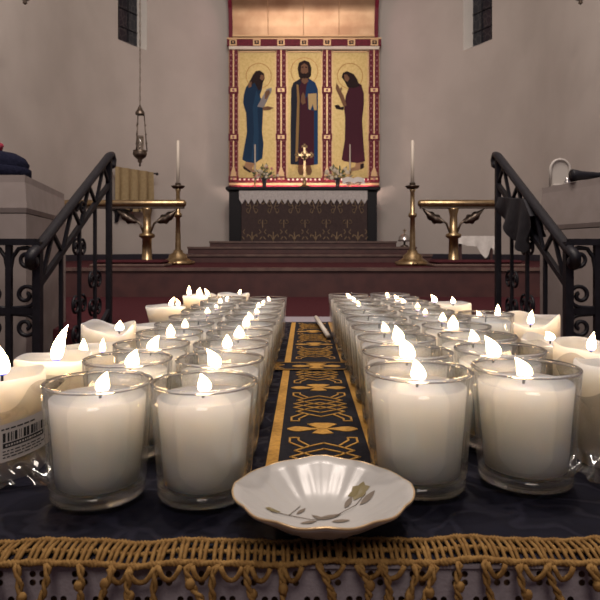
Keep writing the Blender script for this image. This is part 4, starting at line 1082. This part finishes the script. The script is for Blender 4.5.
# torn plastic wrap + label on the left corner candle
def film(parent,x,y,r,z0,z1,a0,a1,seed,flare=.02,lab=None):
    rnd=random.Random(seed); mb=MB()
    ph=[rnd.uniform(0,6) for _ in range(8)]
    def f(u,v):
        a=a0+(a1-a0)*u
        top=z1+.006*sin(2*a+ph[0])+.004*sin(5*a+ph[1])
        z=z0+(top-z0)*v
        e=max(0,1-v*3.2)
        rr=r+.0008+.0020*sin(9*a+7*v+ph[2])*(.35+.6*abs(v-.5))+flare*e*e*(1+.4*sin(5*a+ph[3]))+.0035*e*sin(13*a+18*v+ph[4])+.004*max(0,v-.85)/.15*(1+sin(4*a+ph[5]))
        return (x+rr*cos(a),y+rr*sin(a),ZT+.0012+z+.003*e*abs(sin(11*a+ph[6])))
    mb.grid(f,90,26); o=mb.build('plastic_wrap',M['film'],parent)
    o['label']=lab or 'clear crumpled plastic wrap'
    return o
film(L1,-.2140,.420,.0335,0,.056,R(-250),R(70),3,.018)
film(R3,.2885,.715,.0320,0,.047,R(150),R(350),8,.006)
film(R1,.2250,.437,.0335,0,.062,R(90),R(330),5,.020)
mb=MB(); lx,ly_,lr=-.2140,.420,.0375
def lab(a,z,d=0): return (lx+(lr+d)*cos(a),ly_+(lr+d)*sin(a),ZT+z+(a-R(-40))*.0055)
a0,a1,zl0,zl1=R(-66),R(-6),.0185,.0430
mb.grid(lambda u,v:lab(a0+(a1-a0)*u,zl0+(zl1-zl0)*v),20,2,0); mb.grid(lambda u,v:lab(a0+(a1-a0)*u,zl0+(zl1-zl0)*v,-.0004),20,2,0)
def patch(u0,u1,v0,v1,mi,d=.0002,n=3): mb.grid(lambda u,v:lab(a0+(a1-a0)*(u0+(u1-u0)*u),zl0+(zl1-zl0)*(v0+(v1-v0)*v),d),n,1,mi)
rb=random.Random(9); u=.10
while u<.94:
    w_=rb.choice((.010,.018,.028,.042)); patch(u,min(.95,u+w_),.52,.76,1,.0002,1); u+=w_+rb.choice((.012,.02,.03))
patch(.10,.80,.36,.49,1,.0002,8)
u=.14
while u<.76:
    w_=rb.choice((.02,.03,.04)); patch(u,u+w_,.40,.45,0,.0004,1); u+=w_+.016
for v in (.10,.18,.26):
    u=.10
    while u<.75: w_=rb.uniform(.03,.10); patch(u,u+w_,v,v+.03,1,.0002,2); u+=w_+.02
u=.08
while u<.6: w_=rb.uniform(.04,.1); patch(u,u+w_,.84,.88,1,.0002,2); u+=w_+.02
lo_=mb.build('barcode_label',[M['label'],M['ink']],L1); lo_['label']='paper label with barcode and black text strip'

# ------------------------------------------------------------------ lights
def light(name,typ,loc,power,col,size=.2,target=None,**kw):
    d=bpy.data.lights.new(name,typ); d.energy=power; d.color=col
    if typ=='AREA': d.shape='RECTANGLE'; d.size=size; d.size_y=kw.get('sy',size)
    else: d.shadow_soft_size=size
    if typ=='SPOT': d.spot_size=kw.get('ang',R(70)); d.spot_blend=.6
    o=bpy.data.objects.new(name,d); COL.objects.link(o); o.location=loc
    if target is not None: o.rotation_euler=(Vector(target)-Vector(loc)).to_track_quat('-Z','Y').to_euler()
    return o
light('nave ceiling light','AREA',(0,1.6,6.0),265,(1,.88,.79),2.6,(0,9.5,2.2),sy=1.2)
light('nave pendant left','POINT',(-.6,1.1,4.1),130,(1,.86,.76),.06)
light('nave pendant right','POINT',(.6,1.1,4.1),130,(1,.86,.76),.06)
light('rear fill light','AREA',(0,-2.6,4.4),75,(1,.86,.74),1.6,(0,.6,.8))  # unseen fill added behind the camera to lift wax fronts and label
light('tester light','AREA',(0,9.9,5.5),6,(1,.45,.52),1.8,(0,10.74,4.6),sy=.1)
w=bpy.data.worlds.new('dim church interior'); SC.world=w; w.use_nodes=True
bg=w.node_tree.nodes['Background']; bg.inputs[0].default_value=(.62,.52,.72,1); bg.inputs[1].default_value=.15

# ------------------------------------------------------------------ camera and render look
cd=bpy.data.cameras.new('camera'); co=bpy.data.objects.new('camera',cd); COL.objects.link(co)
co.location=(0,0,EYE); co.rotation_euler=(R(90),0,0)
cd.sensor_width=36; cd.lens=36; cd.shift_x=-5/600; cd.shift_y=-50/600; cd.clip_start=.01
cd.dof.use_dof=True; cd.dof.focus_distance=.62; cd.dof.aperture_fstop=32
SC.camera=co
SC.view_settings.view_transform='Standard'; SC.view_settings.look='None'; SC.view_settings.gamma=1; SC.view_settings.exposure=0.0
cy=SC.cycles
cy.max_bounces=14; cy.transparent_max_bounces=80; cy.diffuse_bounces=4; cy.glossy_bounces=5; cy.transmission_bounces=10
cy.caustics_reflective=False; cy.caustics_refractive=False; cy.use_denoising=True
cy.sample_clamp_indirect=4; cy.use_light_tree=True
